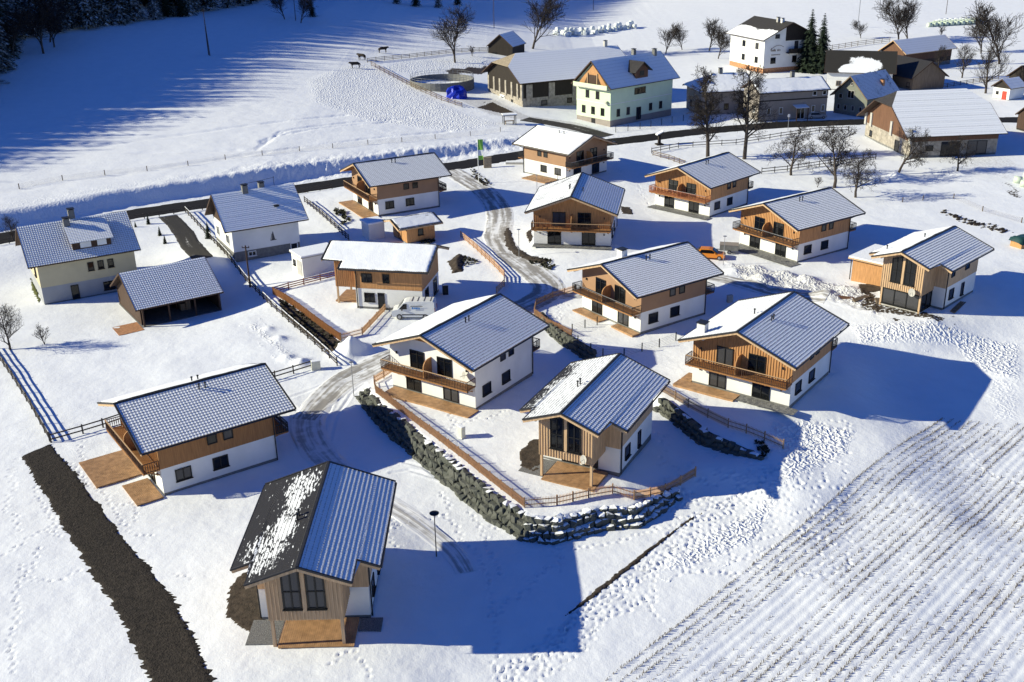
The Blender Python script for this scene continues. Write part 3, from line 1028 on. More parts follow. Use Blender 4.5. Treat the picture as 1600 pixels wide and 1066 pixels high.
def tile_slope(key, side, W, hr, tan, L, u0f, step_h=.032, wave=.012, course=COURSE, fine=True, base=.02, y1f=None):
    """tiled roof slope: courses step up, tiles wave; u0f(v)/y1f(v) = start and end of the slope along the ridge"""
    if key in _mesh_cache: return _mesh_cache[key]
    ca = 1 / math.sqrt(1 + tan * tan); sa = tan * ca
    V = W / ca
    rows = []
    n = max(1, round(V / course)); c = V / n
    for k in range(n):
        rows += [(k * c, base), (k * c + c, base + step_h)]
    du = PITCHU / 4 if fine else PITCHU
    vv, ff, uv = [], [], []
    prev = None
    nu = int(round(L / du))
    for (v, nn) in rows:
        vm = v
        a = u0f(vm); b = (y1f(vm) if y1f else L)
        row = []
        for i in range(nu + 1):
            u = a + (b - a) * i / nu
            o = nn + (wave * math.cos(2 * math.pi * u / PITCHU) if fine else 0)
            x = side * (v * ca + o * sa); z = hr - v * sa + o * ca
            row.append(len(vv)); vv.append((x, u, z)); uv.append((u, v * COURSE / c - (.004 if nn > base else 0)))
        if prev:
            for i in range(nu):
                q = (prev[i], prev[i + 1], row[i + 1], row[i])
                ff.append(q if side < 0 else q[::-1])
        prev = row
    m = bpy.data.meshes.new('tile_slope')
    m.from_pydata(vv, [], ff)
    ul = m.uv_layers.new(name='UVMap')
    st = np.empty(len(m.loops), np.int32); m.loops.foreach_get('vertex_index', st)
    ul.data.foreach_set('uv', np.array(uv, np.float32)[st].ravel())
    m.update()
    _mesh_cache[key] = m
    return m


def snow_slab(key, side, W, hr, tan, L, u0f=lambda v: 0, t=.13, y1f=None):
    """a thick blanket of snow with soft uneven rims lying on a roof slope"""
    key = ('snow',) + key
    if key in _mesh_cache: return _mesh_cache[key]
    ca = 1 / math.sqrt(1 + tan * tan); sa = tan * ca
    V = W / ca
    nv_, nu_ = int(V / .22), int(L / .25)
    vv, ff = [], []
    rs = (hash(str(key)) % 97) * 0 + len(_mesh_cache) * 3.7
    for j in range(nv_ + 1):
        v = .04 + (V - .10) * j / nv_
        a, b = u0f(v) + .08, (y1f(v) if y1f else L) - .08
        for i in range(nu_ + 1):
            u = a + (b - a) * i / nu_
            n1 = float(vnoise(u * 1.7 + rs, v * 1.7, 7)) - .5; n2 = float(vnoise(u * .45 + rs, v * .45, 8)) - .5
            e = min(1, min(i, nu_ - i) / 1.0, (nv_ - j) / 1.0)
            hgt = (t + n1 * .035 + n2 * .07) if e >= 1 else -.01
            uu, v2 = u, v
            if j == nv_: v2 += n1 * .16 - .06
            if i == 0: uu += abs(n1) * .2
            if i == nu_: uu -= abs(n1) * .2
            o = hgt + .03
            vv.append((side * (v2 * ca + o * sa), uu, hr - v2 * sa + o * ca))
    for j in range(nv_):
        for i in range(nu_):
            q = j * (nu_ + 1) + i
            f = (q, q + 1, q + nu_ + 2, q + nu_ + 1)
            ff.append(f if side < 0 else f[::-1])
    m = bpy.data.meshes.new('snow_blanket'); m.from_pydata(vv, [], ff)
    m.polygons.foreach_set('use_smooth', [True] * len(m.polygons))
    m.materials.append(M['snow_plain']); m.update()
    _mesh_cache[key] = m
    return m


def roof_slab(mb, side, W, hr, tan, pts_uv, t0, t1):
    """solid slab under the tiles from outline points (u, v)"""
    ca = 1 / math.sqrt(1 + tan * tan); sa = tan * ca

    def P(u, v, o):
        return (side * (v * ca + o * sa), u, hr - v * sa + o * ca)
    top = [P(u, v, t1) for u, v in pts_uv]
    nrm = Vector((side * sa, 0, ca)) * (t0 - t1)
    mb.ext(top, nrm)


def window(parent, face, a, b, z0, z1, d, w_, y0, y1, panes=2, transom=0, frame='black_frame', pane='pane_glass', name='window', fw=.10, top=None, sill=True):
    """face R/L/F/B; a..b along the wall; d = offset of the wall plane"""
    def P(s, z, o):
        if face == 'R': return (w_ + o, s, z)
        if face == 'L': return (-w_ - o, s, z)
        if face == 'F': return (s, y0 - o, z)
        return (s, y1 + o, z)
    tz = (lambda s: z1) if top is None else top
    mb = MB()
    out = {'R': (1, 0, 0), 'L': (-1, 0, 0), 'F': (0, -1, 0), 'B': (0, 1, 0)}[face]

    def fbar(s0, za, s1, zb, wd):
        mb.bar(P(s0, za, .045), P(s1, zb, .045), wd, .09, up=out)
    fbar(a, z0 + fw / 2, b, z0 + fw / 2, fw)
    fbar(a, tz(a) - fw / 2, b, tz(b) - fw / 2, fw)
    fbar(a + fw / 2, z0, a + fw / 2, tz(a), fw)
    fbar(b - fw / 2, z0, b - fw / 2, tz(b), fw)
    for k in range(1, panes):
        s = a + (b - a) * k / panes
        fbar(s, z0, s, tz(s), fw * .9)
    for k in range(transom):
        z = z0 + (z1 - z0) * (.62 if transom == 1 else (k + 1) / (transom + 1))
        fbar(a, z, b, z, fw * .7)
    if sill:
        mb.bar(P(a - .06, z0 - .03, .09), P(b + .06, z0 - .03, .09), .05, .2, up=out)
    o = obj(name, mb, frame, parent)
    if pane == 'pane_glass' and random.random() < .14: pane = 'pane_curtain'
    for k in range(panes):
        s0 = a + (b - a) * k / panes + .02; s1 = a + (b - a) * (k + 1) / panes - .02
        g_ = MB().ext([P(s0, z0 + .02, .02), P(s1, z0 + .02, .02), P(s1, tz(s1) - .02, .02), P(s0, tz(s0) - .02, .02)], Vector(out) * .012)
        obj('pane', g_, pane, o)
    return o


def railing(mb, pts, h=1.0, z=0., sp=.2, bt=.026, pat=True):
    for p, q in zip(pts[:-1], pts[1:]):
        p = Vector((*p, z)); q = Vector((*q, z))
        L = (q - p).length
        for zz, s in ((h, .07), (.12, .05)):
            mb.bar(p + Vector((0, 0, zz)), q + Vector((0, 0, zz)), .06, s)
        n = max(1, int(L / sp))
        for i in range(n + 1):
            c = p.lerp(q, i / n)
            big = i % 8 == 0
            mb.bar(c + Vector((0, 0, .0)), c + Vector((0, 0, h)), .07 if big else bt * 1.5, .07 if big else bt * 1.5, up=(1, 0, 0))
            if pat and not big:
                mb.bar(c + Vector((0, 0, h * .38)), c + Vector((0, 0, h * .72)), bt * 3.0, bt * 1.2, up=(1, 0, 0))


def planks(mb, x0, x1, y0, y1, z, wd=.14, along='x', t=.04):
    if along == 'x':
        n = int((y1 - y0) / wd)
        for i in range(n):
            mb.box(x0 + random.uniform(-.01, .01), x1 + random.uniform(-.01, .01), y0 + i * wd + .006, y0 + (i + 1) * wd - .006, z - t, z + random.uniform(-.004, .004))
    else:
        n = int((x1 - x0) / wd)
        for i in range(n):
            mb.box(x0 + i * wd + .006, x0 + (i + 1) * wd - .006, y0 + random.uniform(-.01, .01), y1 + random.uniform(-.01, .01), z - t, z + random.uniform(-.004, .004))


def battens(mb, prof, y, out=-1, sp=.3, bw=.05, bt=.035, z0=0., holes=()):
    """vertical cover strips on a gable wall: prof(x) = top height"""
    x = prof['x0'] + .02
    while x < prof['x1']:
        zt = prof['f'](x)
        spans = [(z0, zt)]
        for (h0, h1, ha, hb) in holes:
            if h0 - bw < x < h1 + bw:
                spans = [(z0, ha), (hb(x) if callable(hb) else hb, zt)]
        for za, zb in spans:
            if zb - za > .03:
                mb.box(x - bw / 2, x + bw / 2, y - (bt if out < 0 else 0), y + (0 if out < 0 else bt), za, zb)
        x += sp


def base_house(root, W, he, hr, L, wl, yf, yb, zs, lower, upper, plinth=.25, t_roof=.22, sink=-1.2):
    tan = (hr - he) / W

    def zu(x): return hr - abs(x) * tan - .06
    obj('plinth', MB().box(-wl + .02, wl - .02, yf + .02, yb - .02, sink, plinth), 'concrete_dark', root)
    pr = [(-wl, yf, plinth), (wl, yf, plinth), (wl, yf, zs), (-wl, yf, zs)]
    obj('wall', MB().box(-wl, wl, yf, yb, plinth, zs), lower, root)
    e = .03
    pts = [(-wl - e, yf - e, zs), (wl + e, yf - e, zs), (wl + e, yf - e, zu(wl + e)), (0, yf - e, zu(0)), (-wl - e, yf - e, zu(wl + e))]
    o = obj('upper_wall', MB().ext(pts, (0, yb - yf + 2 * e, 0)), upper, root, fix=True)
    return tan, zu


def vents(root, spots, tan, hr, mat_='dark_metal'):
    for x, y in spots:
        z = hr - abs(x) * tan
        m = MB().tube((x, y, z - .05), (x, y, z + .5), .07, .07, 8)
        m.lathe([(.10, .5), (.13, .55), (.10, .62), (.02, .66)], 8, (x, y, z))
        obj('roof_vent', m, mat_, root)


def chimney(root, x, y, tan, hr, h=1.1, s=.45, mat_='white_plaster'):
    z = hr - abs(x) * tan
    c = obj('chimney', MB().box(x - s, x + s, y - s, y + s, z - .6, z + h), mat_, root)
    obj('cap', MB().box(x - s - .08, x + s + .08, y - s - .08, y + s + .08, z + h + .12, z + h + .2).box(x - s * .6, x + s * .6, y - s * .6, y + s * .6, z + h, z + h + .12), 'dark_metal', c)


A_D = dict(W=6.492, he=5.285, hr=7.715, L=14.3, w=5.533, of=1.635, ob=1.862)


def house_a(key, label, upper, lower='white_plaster', roofR='roof_snow_lined', roofL='roof_snow_lined', front=None, deck=None, chim=None, vent=((1.2, 6.2), (1.2, 6.8)), rail='rail_dark', dL=0., ups=None, gable_only=False, back=True, batt=True, gravel=None, mirror=False, board='wood_pale'):
    x, y, z, rot, s = HA[key]
    root = thing('chalet', label, 'house', (x, y, z), R(rot), 'chalets of the new estate', s)
    d = A_D
    W, he, hr, L, wl, of, ob = d['W'], d['he'], d['hr'], d['L'] + dL, d['w'], d['of'], d['ob']
    yf, yb = of, L - ob
    tan, zu = base_house(root, W, he, hr, L, wl, yf, yb, 2.72 if not gable_only else 2.72, lower, upper if not gable_only else lower)
    ca = 1 / math.sqrt(1 + tan * tan)
    V = W / ca
    for sd, mt in ((1, roofR), (-1, roofL)):
        m = tile_slope(('A', sd, round(dL, 2)), sd, W, hr, tan, L, lambda v: 0)
        if mt == 'roof_snow_thick':
            obj('snow_blanket', snow_slab(('A', sd, round(dL, 2)), sd, W, hr, tan, L), None, root)
            mt = 'roof_bare_dark'
        if mt != 'own':
            m2 = m if not m.materials or m.materials[0] == M[mt] else None
            if m2 is None:
                kk = ('A', sd, round(dL, 2), mt)
                if kk not in _mesh_cache:
                    c = m.copy(); c.materials.clear(); c.materials.append(M[mt]); _mesh_cache[kk] = c
                m2 = _mesh_cache[kk]
            tag(obj('roof_tiles', m2, mt, root), kind='stuff')
    rb = MB()
    for sd in (1, -1):
        roof_slab(rb, sd, W, hr, tan, [(.04, 0), (L - .04, 0), (L - .04, V - .05), (.04, V - .05)], -.10, .012)
    obj('roof_boarding', rb, board, root, fix=True)
    # bargeboards with dark edge tile above
    for sd in (1, -1):
        for yy in (-.03, L + .03):
            obj('bargeboard', MB().bar((sd * .004, yy, hr - .16), (sd * (W + .02), yy, he - .16), .05, .26), 'wood_pale', root)
            obj('verge_trim', MB().bar((sd * .004, yy + (-.02 if yy < 1 else .02), hr + .03), (sd * (W + .05), yy + (-.02 if yy < 1 else .02), he + .03), .16, .14), 'tile_dark', root)
    obj('ridge_cap', MB().ext([(-.16, -.03, hr - .02), (.16, -.03, hr - .02), (.09, -.03, hr + .10), (-.09, -.03, hr + .10)], (0, L + .06, 0)), 'tile_dark', root, fix=True)
    for sd in (1, -1):
        gt = MB()
        gt.tube((sd * (W + .09), .02, he - .06), (sd * (W + .09), L - .02, he - .06), .085, .085, 6)
        gt.bar((sd * (W + .05), L - ob + .15, he - .1), (sd * (wl + .1), yb - .12, he - .65), .07, .07)
        gt.bar((sd * (wl + .1), yb - .12, he - .65), (sd * (wl + .1), yb - .12, .05), .09, .09, up=(1, 0, 0))
        obj('gutter', gt, 'dark_metal', root)
    for px in (0, -3.6, 3.6, -wl + .1, wl - .1):
        zc = hr - abs(px) * tan - .26
        for ya, yb_ in ((.12, yf - .04), (yb + .04, L - .12)):
            obj('purlin', MB().bar((px, ya, zc), (px, yb_, zc), .18, .2), 'wood_honey', root)
    if batt:
        bm_ = MB()
        battens(bm_, dict(x0=-wl, x1=wl, f=lambda q: zu(q) - .12), yf - .03, -1, .30, .07, .06, 2.74, holes=((-2.8, -.9, 2.9, 5.05), (.8, 2.7, 2.9, 5.05)))
        tag(obj('cladding_battens', bm_, upper, root), kind='stuff')
    if gable_only:
        gp = [(-3.4, yf - .10, zu(3.4) - .14), (3.4, yf - .10, zu(3.4) - .14), (0, yf - .10, zu(0) - .06)]
        obj('gable_boarding', MB().ext(gp, (0, .08, 0)), 'wood_honey', root, fix=True)
    off = .03
    # balcony doors and ground floor doors
    for c in (-1.85, 1.75):
        window(root, 'F', c - .95, c + .95, 2.95, 5.02, 0, wl + off, yf - off, yb, 2, name='balcony_door', sill=False)
    for c in (-2.55, 2.4):
        window(root, 'F', c - .98, c + .98, .28, 2.42, 0, wl, yf, yb, 2, name='terrace_door', sill=False, pane='pane_glass')
    for face in ('R', 'L'):
        fwd = (lambda q: yf + q)
        for (a, b) in ((1.25, 2.75), (4.8, 6.3)):
            window(root, face, fwd(a), fwd(b), 1.05, 2.25, 0, wl, yf, yb, 2 if key in ('A8', 'A9') else 1)
        for (a, b) in ((4.55, 5.5), (6.1, 7.05)):
            window(root, face, fwd(a), fwd(b), 3.75, 4.72, 0, wl + off, yf, yb, 1, sill=False)
    for c in (-2.5, 2.5):
        window(root, 'B', c - .9, c + .9, .3, 2.4, 0, wl, yf, yb, 2, name='back_door', sill=False)
        window(root, 'B', c - .8, c + .8, 2.95, 5.0, 0, wl, yf - off, yb + off, 2, name='back_balcony_door', sill=False)
    # balcony
    bx = wl + .12
    fl = MB(); planks(fl, -bx, bx, .12, yf - .05, 2.74, .16, 'x', .05)
    for px in (-5.2, -3.4, -1.7, 0, 1.7, 3.4, 5.2):
        fl.bar((px, .2, 2.58), (px, yf, 2.58), .14, .18)
        fl.bar((px, .75, 2.5), (px, yf - .02, 2.05), .10, .10)
    fl.box(-bx, bx, .08, .14, 2.6, 2.72)
    bal = obj('balcony', fl, 'wood_brown', root)
    rl = MB(); railing(rl, [(-bx, yf - .08), (-bx, .13), (bx, .13), (bx, yf - .08)], .98, 2.74)
    tag(obj('railing', rl, rail, bal), kind='stuff')
    obj('handrail', MB().bar((-bx - .02, .13, 3.77), (bx + .02, .13, 3.77), .09, .04), 'wood_pale' if rail == 'rail_dark' else 'grey_metal', bal)
    arc = [(0, yf, 2.76), (0, .2, 2.76), (0, .2, 3.9)]
    for q in range(7):
        t = math.pi / 2 * q / 6
        arc.append((0, .2 + .9 * (1 - math.cos(t)), 3.9 + .85 * math.sin(t)))
    arc.append((0, yf, 4.75))
    obj('partition', MB().ext([(p[0] - .05, p[1], p[2]) for p in arc], (.1, 0, 0)), 'wood_honey', bal, fix=True)
    if back:
        fb = MB().box(-bx, bx, yb + .04, yb + 1.3, 2.6, 2.72)
        for px in (-5.2, 0, 5.2):
            fb.bar((px, yb, 2.35), (px, yb + 1.1, 2.55), .1, .1)
        b2 = obj('back_balcony', fb, 'wood_brown', root)
        r2 = MB(); railing(r2, [(-bx, yb + .1), (-bx, yb + 1.28), (bx, yb + 1.28), (bx, yb + .1)], .98, 2.72)
        tag(obj('railing', r2, 'dark_metal', b2), kind='stuff')
    vents(root, vent, tan, hr)
    if chim: chimney(root, chim[0], chim[1], tan, hr)
    for px in (-4.6, 4.6):
        obj('wall_lamp', MB().box(px - .07, px + .07, yf - .16, yf - .03, 1.75, 2.0), 'dark_metal', root)
        obj('wall_lamp', MB().box(px - .07, px + .07, yf - .2, yf - .06, 4.15, 4.4), 'dark_metal', root)
    if deck:
        for (x0, x1, y0, y1, zd) in deck:
            dk = MB(); planks(dk, x0, x1, y0, y1, zd, .15, 'x')
            dk.box(x0 + .05, x1 - .05, y0 + .05, y1 - .05, zd - .5, zd - .06)
            tag(obj('deck', dk, 'wood_deck', root), kind='stuff')
    if gravel:
        for (x0, x1, y0, y1) in gravel:
            gm = MB(); n1 = int((x1 - x0) / .3) + 1; n2 = int((y1 - y0) / .3) + 1
            for i in range(n1 + 1):
                for j in range(n2 + 1):
                    gm.v.append((x0 + (x1 - x0) * i / n1, y0 + (y1 - y0) * j / n2, .10 + random.uniform(-.03, .05)))
            for i in range(n1):
                for j in range(n2):
                    a = i * (n2 + 1) + j
                    gm.f.append((a, a + n2 + 1, a + n2 + 2, a + 1))
            obj('gravel_strip', gm, 'gravel', root)
    return root, dict(W=W, he=he, hr=hr, L=L, wl=wl, yf=yf, yb=yb, tan=tan, zu=zu)


def dish(root, x, y, z, face=(-.5, -.8, .2), r=.42):
    f = Vector(face).normalized()
    m = MB()
    a = f.cross(Vector((0, 0, 1))).normalized(); b = a.cross(f)
    n = 14
    c = Vector((x, y, z))
    ring = [c + (a * math.cos(2 * math.pi * i / n) + b * math.sin(2 * math.pi * i / n)) * r + f * .12 for i in range(n)]
    m.add([c] + ring, [(0, i + 1, (i + 1) % n + 1) for i in range(n)])
    m.bar(c, c + f * .5 - b * .2, .04, .04)
    m.bar(c - f * .3, c, .05, .05)
    obj('satellite_dish', m, 'concrete', root)


SLIGHT = dict(lower='white_plaster')
r_, q_ = house_a('A1', 'all white chalet with one long wooden balcony, inside the picket fence above the stone wall', 'white_plaster', gable_only=True, batt=False, roofL='roof_snow_thick',
                 deck=[(-5.2, 6.0, -.4, 1.55, .16)], board='wood_honey')
dish(r_, 4.6, 1.2, 3.9)
house_a('A2', 'honey wood chalet with white chimney standing beside the stubble field', 'wood_honey', roofL='roof_snow_streaks_light' if False else 'roof_snow_lined',
        chim=(-4.6, 1.6), deck=[(-6.9, .2, -.2, 1.55, .16), (-6.9, -5.6, 1.6, 3.6, .16)], gravel=[(.3, 6.6, .1, 1.6)], vent=((1.2, 5.8), (1.2, 6.3), (-1.1, 6.6)))
house_a('A3', 'tan rendered chalet with chimney on its ridge, in the middle of the estate', 'tan_plaster', batt=False, chim=(-1.0, 4.2), roofL='roof_snow_thick', rail='dark_metal',
        deck=[(-5.6, -.4, .0, 1.55, .16), (1.6, 5.6, .3, 1.55, .16)], board='wood_honey')
house_a('A4', 'wooden chalet with long dark balcony behind the orange car', 'wood_honey', roofL='roof_snow_thick', rail='dark_metal', gravel=[(-5.8, 6.4, -.8, 1.55)])
house_a('A5', 'wooden chalet with reddish balcony rail below the bare orchard trees', 'wood_honey', roofL='roof_snow_thick', rail='wood_fence_red', gravel=[(-5.8, 6.2, -.2, 1.55)])
house_a('A6', 'orange wooden chalet facing the camera on the lane bend', 'wood_honey', roofL='roof_snow_streaks', gravel=[(-5.6, 5.8, .3, 1.55)], vent=((-.8, 5.2), (-.8, 6.0), (1.2, 4.8)))
house_a('A7', 'tan chalet with thick white roof snow nearest the road junction', 'tan_plaster', roofL='roof_snow_thick', roofR='roof_snow_thick', batt=False, rail='dark_metal', deck=[(-9.0, -5.6, 3.5, 9.5, .16)], vent=((-1.2, 6.2), (-1.2, 7.4)))
house_a('A8', 'tan rendered chalet beside the road left of the flagpole', 'tan_plaster', roofL='roof_snow_thick', roofR='roof_snow_dots', batt=False, deck=[(-5.9, 6.0, -1.0, 1.55, .16)], rail='rail_dark')
house_a('A9', 'brown boarded chalet with dotted snowy roof and big wooden terrace, lower left', 'wood_brown', roofR='roof_snow_dots', roofL='roof_snow_thick', dL=.39,
        deck=[(-5.6, .4, -3.0, 1.5, .14), (1.5, 5.9, -1.0, 1.5, .14)], vent=((-.9, 7.6), (-.9, 8.2), (1.0, 7.6), (1.0, 8.2)))

B_D = dict(W=5.185, he=5.577, hr=7.508, L=14.407, b=2.7, Wb=3.6, w=4.0, yf=4.386, ob=1.235, wb=2.45, ofb=1.25)


def house_b(key, label, roofR, roofL, glazed=False, upper='wood_pale', side_wins=None, deck=None, vent=((-1.1, 6.5), (-1.1, 7.1)), gravel=None):
    x, y, z, rot, s = HB[key]
    root = thing('bay_chalet', label, 'house', (x, y, z), R(rot), 'chalets of the new estate', s)
    D = B_D
    W, he, hr, L, b, Wb, wl, yf, ob, wb, yb0 = (D[k] for k in ('W', 'he', 'hr', 'L', 'b', 'Wb', 'w', 'yf', 'ob', 'wb', 'ofb'))
    yb = L - ob
    tan, zu = base_house(root, W, he, hr, L, wl, yf, yb, 2.72, 'white_plaster', upper)
    ca = 1 / math.sqrt(1 + tan * tan); V = W / ca; Vb = Wb / ca
    u0 = lambda v: 0 if v < Vb + .02 else b
    for sd, mt in ((1, roofR), (-1, roofL)):
        if mt == 'roof_snow_thick':
            obj('snow_blanket', snow_slab(('B', sd), sd, W, hr, tan, L, u0), None, root)
            mt = 'roof_bare_dark'
        kk = ('B', sd, mt)
        base_m = tile_slope(('B', sd), sd, W, hr, tan, L, u0)
        if kk not in _mesh_cache:
            c = base_m.copy(); c.materials.clear(); c.materials.append(M[mt]); _mesh_cache[kk] = c
        tag(obj('roof_tiles', _mesh_cache[kk], mt, root), kind='stuff')
    rb = MB()
    for sd in (1, -1):
        roof_slab(rb, sd, W, hr, tan, [(.04, 0), (L - .04, 0), (L - .04, V - .05), (b + .04, V - .05), (b + .04, Vb), (.04, Vb)], -.10, .012)
    obj('roof_boarding', rb, 'wood_pale', root, fix=True)
    zb = hr - Wb * tan
    for sd in (1, -1):
        et = MB()
        for (yy, xa, xb) in ((-.03, 0, Wb), (b - .03, Wb, W), (L + .03, 0, W)):
            za, zc = hr - xa * tan, hr - xb * tan
            obj('bargeboard', MB().bar((sd * (xa + .004), yy, za - .16), (sd * (xb + .02), yy, zc - .16), .05, .26), 'wood_pale', root)
            o = -.02 if yy < L else .02
            obj('verge_trim', MB().bar((sd * (xa + .004), yy + o, za + .03), (sd * (xb + .05), yy + o, zc + .03), .15, .13), 'tile_dark', root)
        obj('eave_trim', MB().bar((sd * (Wb + .03), 0, zb - .01), (sd * (Wb + .03), b, zb - .01), .1, .12), 'tile_dark', root)
    obj('ridge_cap', MB().ext([(-.16, -.03, hr - .02), (.16, -.03, hr - .02), (.09, -.03, hr + .10), (-.09, -.03, hr + .10)], (0, L + .06, 0)), 'tile_dark', root, fix=True)
    for sd in (1, -1):
        gt = MB()
        gt.tube((sd * (W + .09), b + .02, he - .06), (sd * (W + .09), L - .02, he - .06), .085, .085, 6)
        gt.bar((sd * (W + .05), yf + .4, he - .1), (sd * (wl + .1), yf + .18, he - .55), .07, .07)
        gt.bar((sd * (wl + .1), yf + .18, he - .55), (sd * (wl + .1), yf + .18, .05), .1, .1, up=(1, 0, 0))
        obj('gutter', gt, 'dark_metal', root)
    # bay on posts
    bw = 2.62
    zb0 = 2.28
    pts = [(-bw, yb0, zb0), (bw, yb0, zb0), (bw, yb0, zu(bw)), (0, yb0, zu(0)), (-bw, yb0, zu(bw))]
    bay = obj('bay', MB().ext(pts, (0, yf - yb0 - .05, 0)), upper, root, fix=True)
    bt = MB()
    battens(bt, dict(x0=-bw, x1=bw, f=lambda q: zu(q) - .1), yb0, -1, .27, .07, .065, zb0 + .02, holes=((-1.52, -.18, 3.2, lambda q: zu(q) - .72), (.18, 1.52, 3.2, lambda q: zu(q) - .72)))
    for sd in (-1, 1):
        yy = yb0 + .1
        while yy < yf - .1:
            bt.box(sd * bw - .05, sd * bw + .05, yy - .035, yy + .035, zb0 + .02, zu(bw) - .1)
            yy += .27
    tag(obj('cladding_battens', bt, upper, bay), kind='stuff')
    for sd in (-1, 1):
        window(root, 'F', min(sd * .2, sd * 1.5), max(sd * .2, sd * 1.5), 3.25, 5.6, 0, bw, yb0 - .03, yb, 2, 1, name='gable_window', top=lambda q: zu(q) - .75, fw=.12)
    obj('gable_post', MB().box(-.14, .14, yb0 - .09, yb0 + .05, 3.0, zu(0) - .15).box(-.1, .1, -.0, yb0, zu(0) - .3, zu(0) - .1), upper, root)
    for sd in (-1, 1):
        obj('post', MB().box(sd * wb - .11, sd * wb + .11, yb0 + .02, yb0 + .24, -.9, zb0), 'wood_pale', root)
        bx_ = MB().box(sd * wb - .08, sd * wb + .08, .1, yb0, zu(wb) - .36, zu(wb) - .16)
        obj('purlin', bx_, upper, root)
    if glazed:
        window(root, 'F', -bw + .25, bw - .25, .25, zb0 - .05, 0, bw, yb0 + .12, yb, 3, name='glazed_front', pane='pane_curtain', fw=.12)
        for fc in ('R', 'L'):
            window(root, fc, yb0 + .3, yf - .15, .25, zb0 - .05, 0, bw - .12, yb0, yb, 2, name='glazed_side', fw=.12)
        obj('winter_garden_floor', MB().box(-bw, bw, yb0 + .05, yf, -.4, .2), 'concrete', root)
    else:
        window(root, 'F', -1.75, -.1, .28, 2.2, 0, wl, yf, yb, 2, name='terrace_door', sill=False)
        window(root, 'F', .35, 1.9, .28, 2.2, 0, wl, yf, yb, 2, name='terrace_door', sill=False)
    off = .03
    side_wins = side_wins or [('R', 1.3, 2.6, .95, 2.2, 1), ('R', 4.7, 5.5, .55, 2.2, 1), ('R', 1.2, 2.1, 3.8, 4.75, 1), ('R', 5.0, 6.2, 3.8, 4.75, 1), ('L', 1.5, 2.9, .95, 2.2, 2), ('L', 5, 6.4, .95, 2.2, 2)]
    for (fc, a, c, z0, z1, pn) in side_wins:
        up_ = z0 > 2.7
        window(root, fc, yf + a, yf + c, z0, z1, 0, wl + (off if up_ else 0), yf, yb, pn, sill=not up_)
    for c in (-2, 2):
        window(root, 'B', c - .8, c + .8, .3, 2.4, 0, wl, yf, yb, 2, name='back_door', sill=False)
    vents(root, vent, tan, hr)
    if deck:
        for (x0, x1, y0, y1, zd) in deck:
            dk = MB(); planks(dk, x0, x1, y0, y1, zd, .15, 'y')
            dk.box(x0 + .05, x1 - .05, y0 + .05, y1 - .05, zd - .5, zd - .06)
            tag(obj('deck', dk, 'wood_deck', root), kind='stuff')
    if gravel:
        for (x0, x1, y0, y1) in gravel:
            obj('gravel_strip', MB().box(x0, x1, y0, y1, -.3, .07), 'gravel', root)
    return root, zu


r_, _z = house_b('B1', 'bay-fronted chalet in the foreground with dark left roof slope half cleared of snow', 'roof_snow_thin', 'roof_snow_patches', deck=[(-2.2, 3.2, 1.0, 4.3, .14)], gravel=[(-4.6, -2.3, 1.5, 4.3), (3.25, 4.9, 2.8, 4.3)])
r_, _z = house_b('B2', 'bay-fronted chalet within the corner of the picket fence, roof striped with snow', 'roof_snow_lined', 'roof_snow_bareedge', deck=[(-2.2, 3.0, .6, 4.3, .14)], gravel=[(-4.8, -2.3, 1.2, 4.3)])
dish(r_, 1.9, 1.0, 2.9, (-.4, -.8, .2))
r_, _z = house_b('B3', 'bay-fronted chalet with glazed ground floor and garage at the right', 'roof_snow_lined', 'roof_snow_thick', glazed=True, vent=((-3.4, 3.4), (-1.0, 8.2)))
dish(r_, 1.6, .85, 2.6, (-.2, -.9, .1), .5)
# its flat roofed wooden garage on the left
obj('garage', MB().box(-9.6, -4.05, 7.2, 13.2, -.8, 2.9), 'wood_honey', r_)
obj('garage_roof', MB().box(-10.0, -3.9, 6.6, 13.7, 2.92, 3.12), 'wood_pale', r_)
obj('garage_roof_snow', MB().box(-9.95, -3.95, 6.65, 13.65, 3.123, 3.3), 'snow_plain', r_)
obj('garage_downpipe', MB().bar((-9.75, 7.1, 2.9), (-9.75, 7.1, 0), .09, .09, up=(1, 0, 0)), 'dark_metal', r_)
r_, _z = house_b('B4', 'honey wood bay-fronted chalet seen from its side behind the white van', 'roof_snow_thick', 'roof_snow_thick', upper='wood_honey', vent=(), deck=[(-2.2, 2.2, .8, 4.3, .14)],
                 side_wins=[('R', .9, 2.3, 3.55, 4.75, 2), ('R', 3.7, 4.6, 3.55, 4.75, 1), ('R', 1.1, 2.5, .95, 2.15, 2), ('R', 2.9, 3.8, .2, 2.2, 1), ('L', 1.5, 2.9, .95, 2.2, 2)])


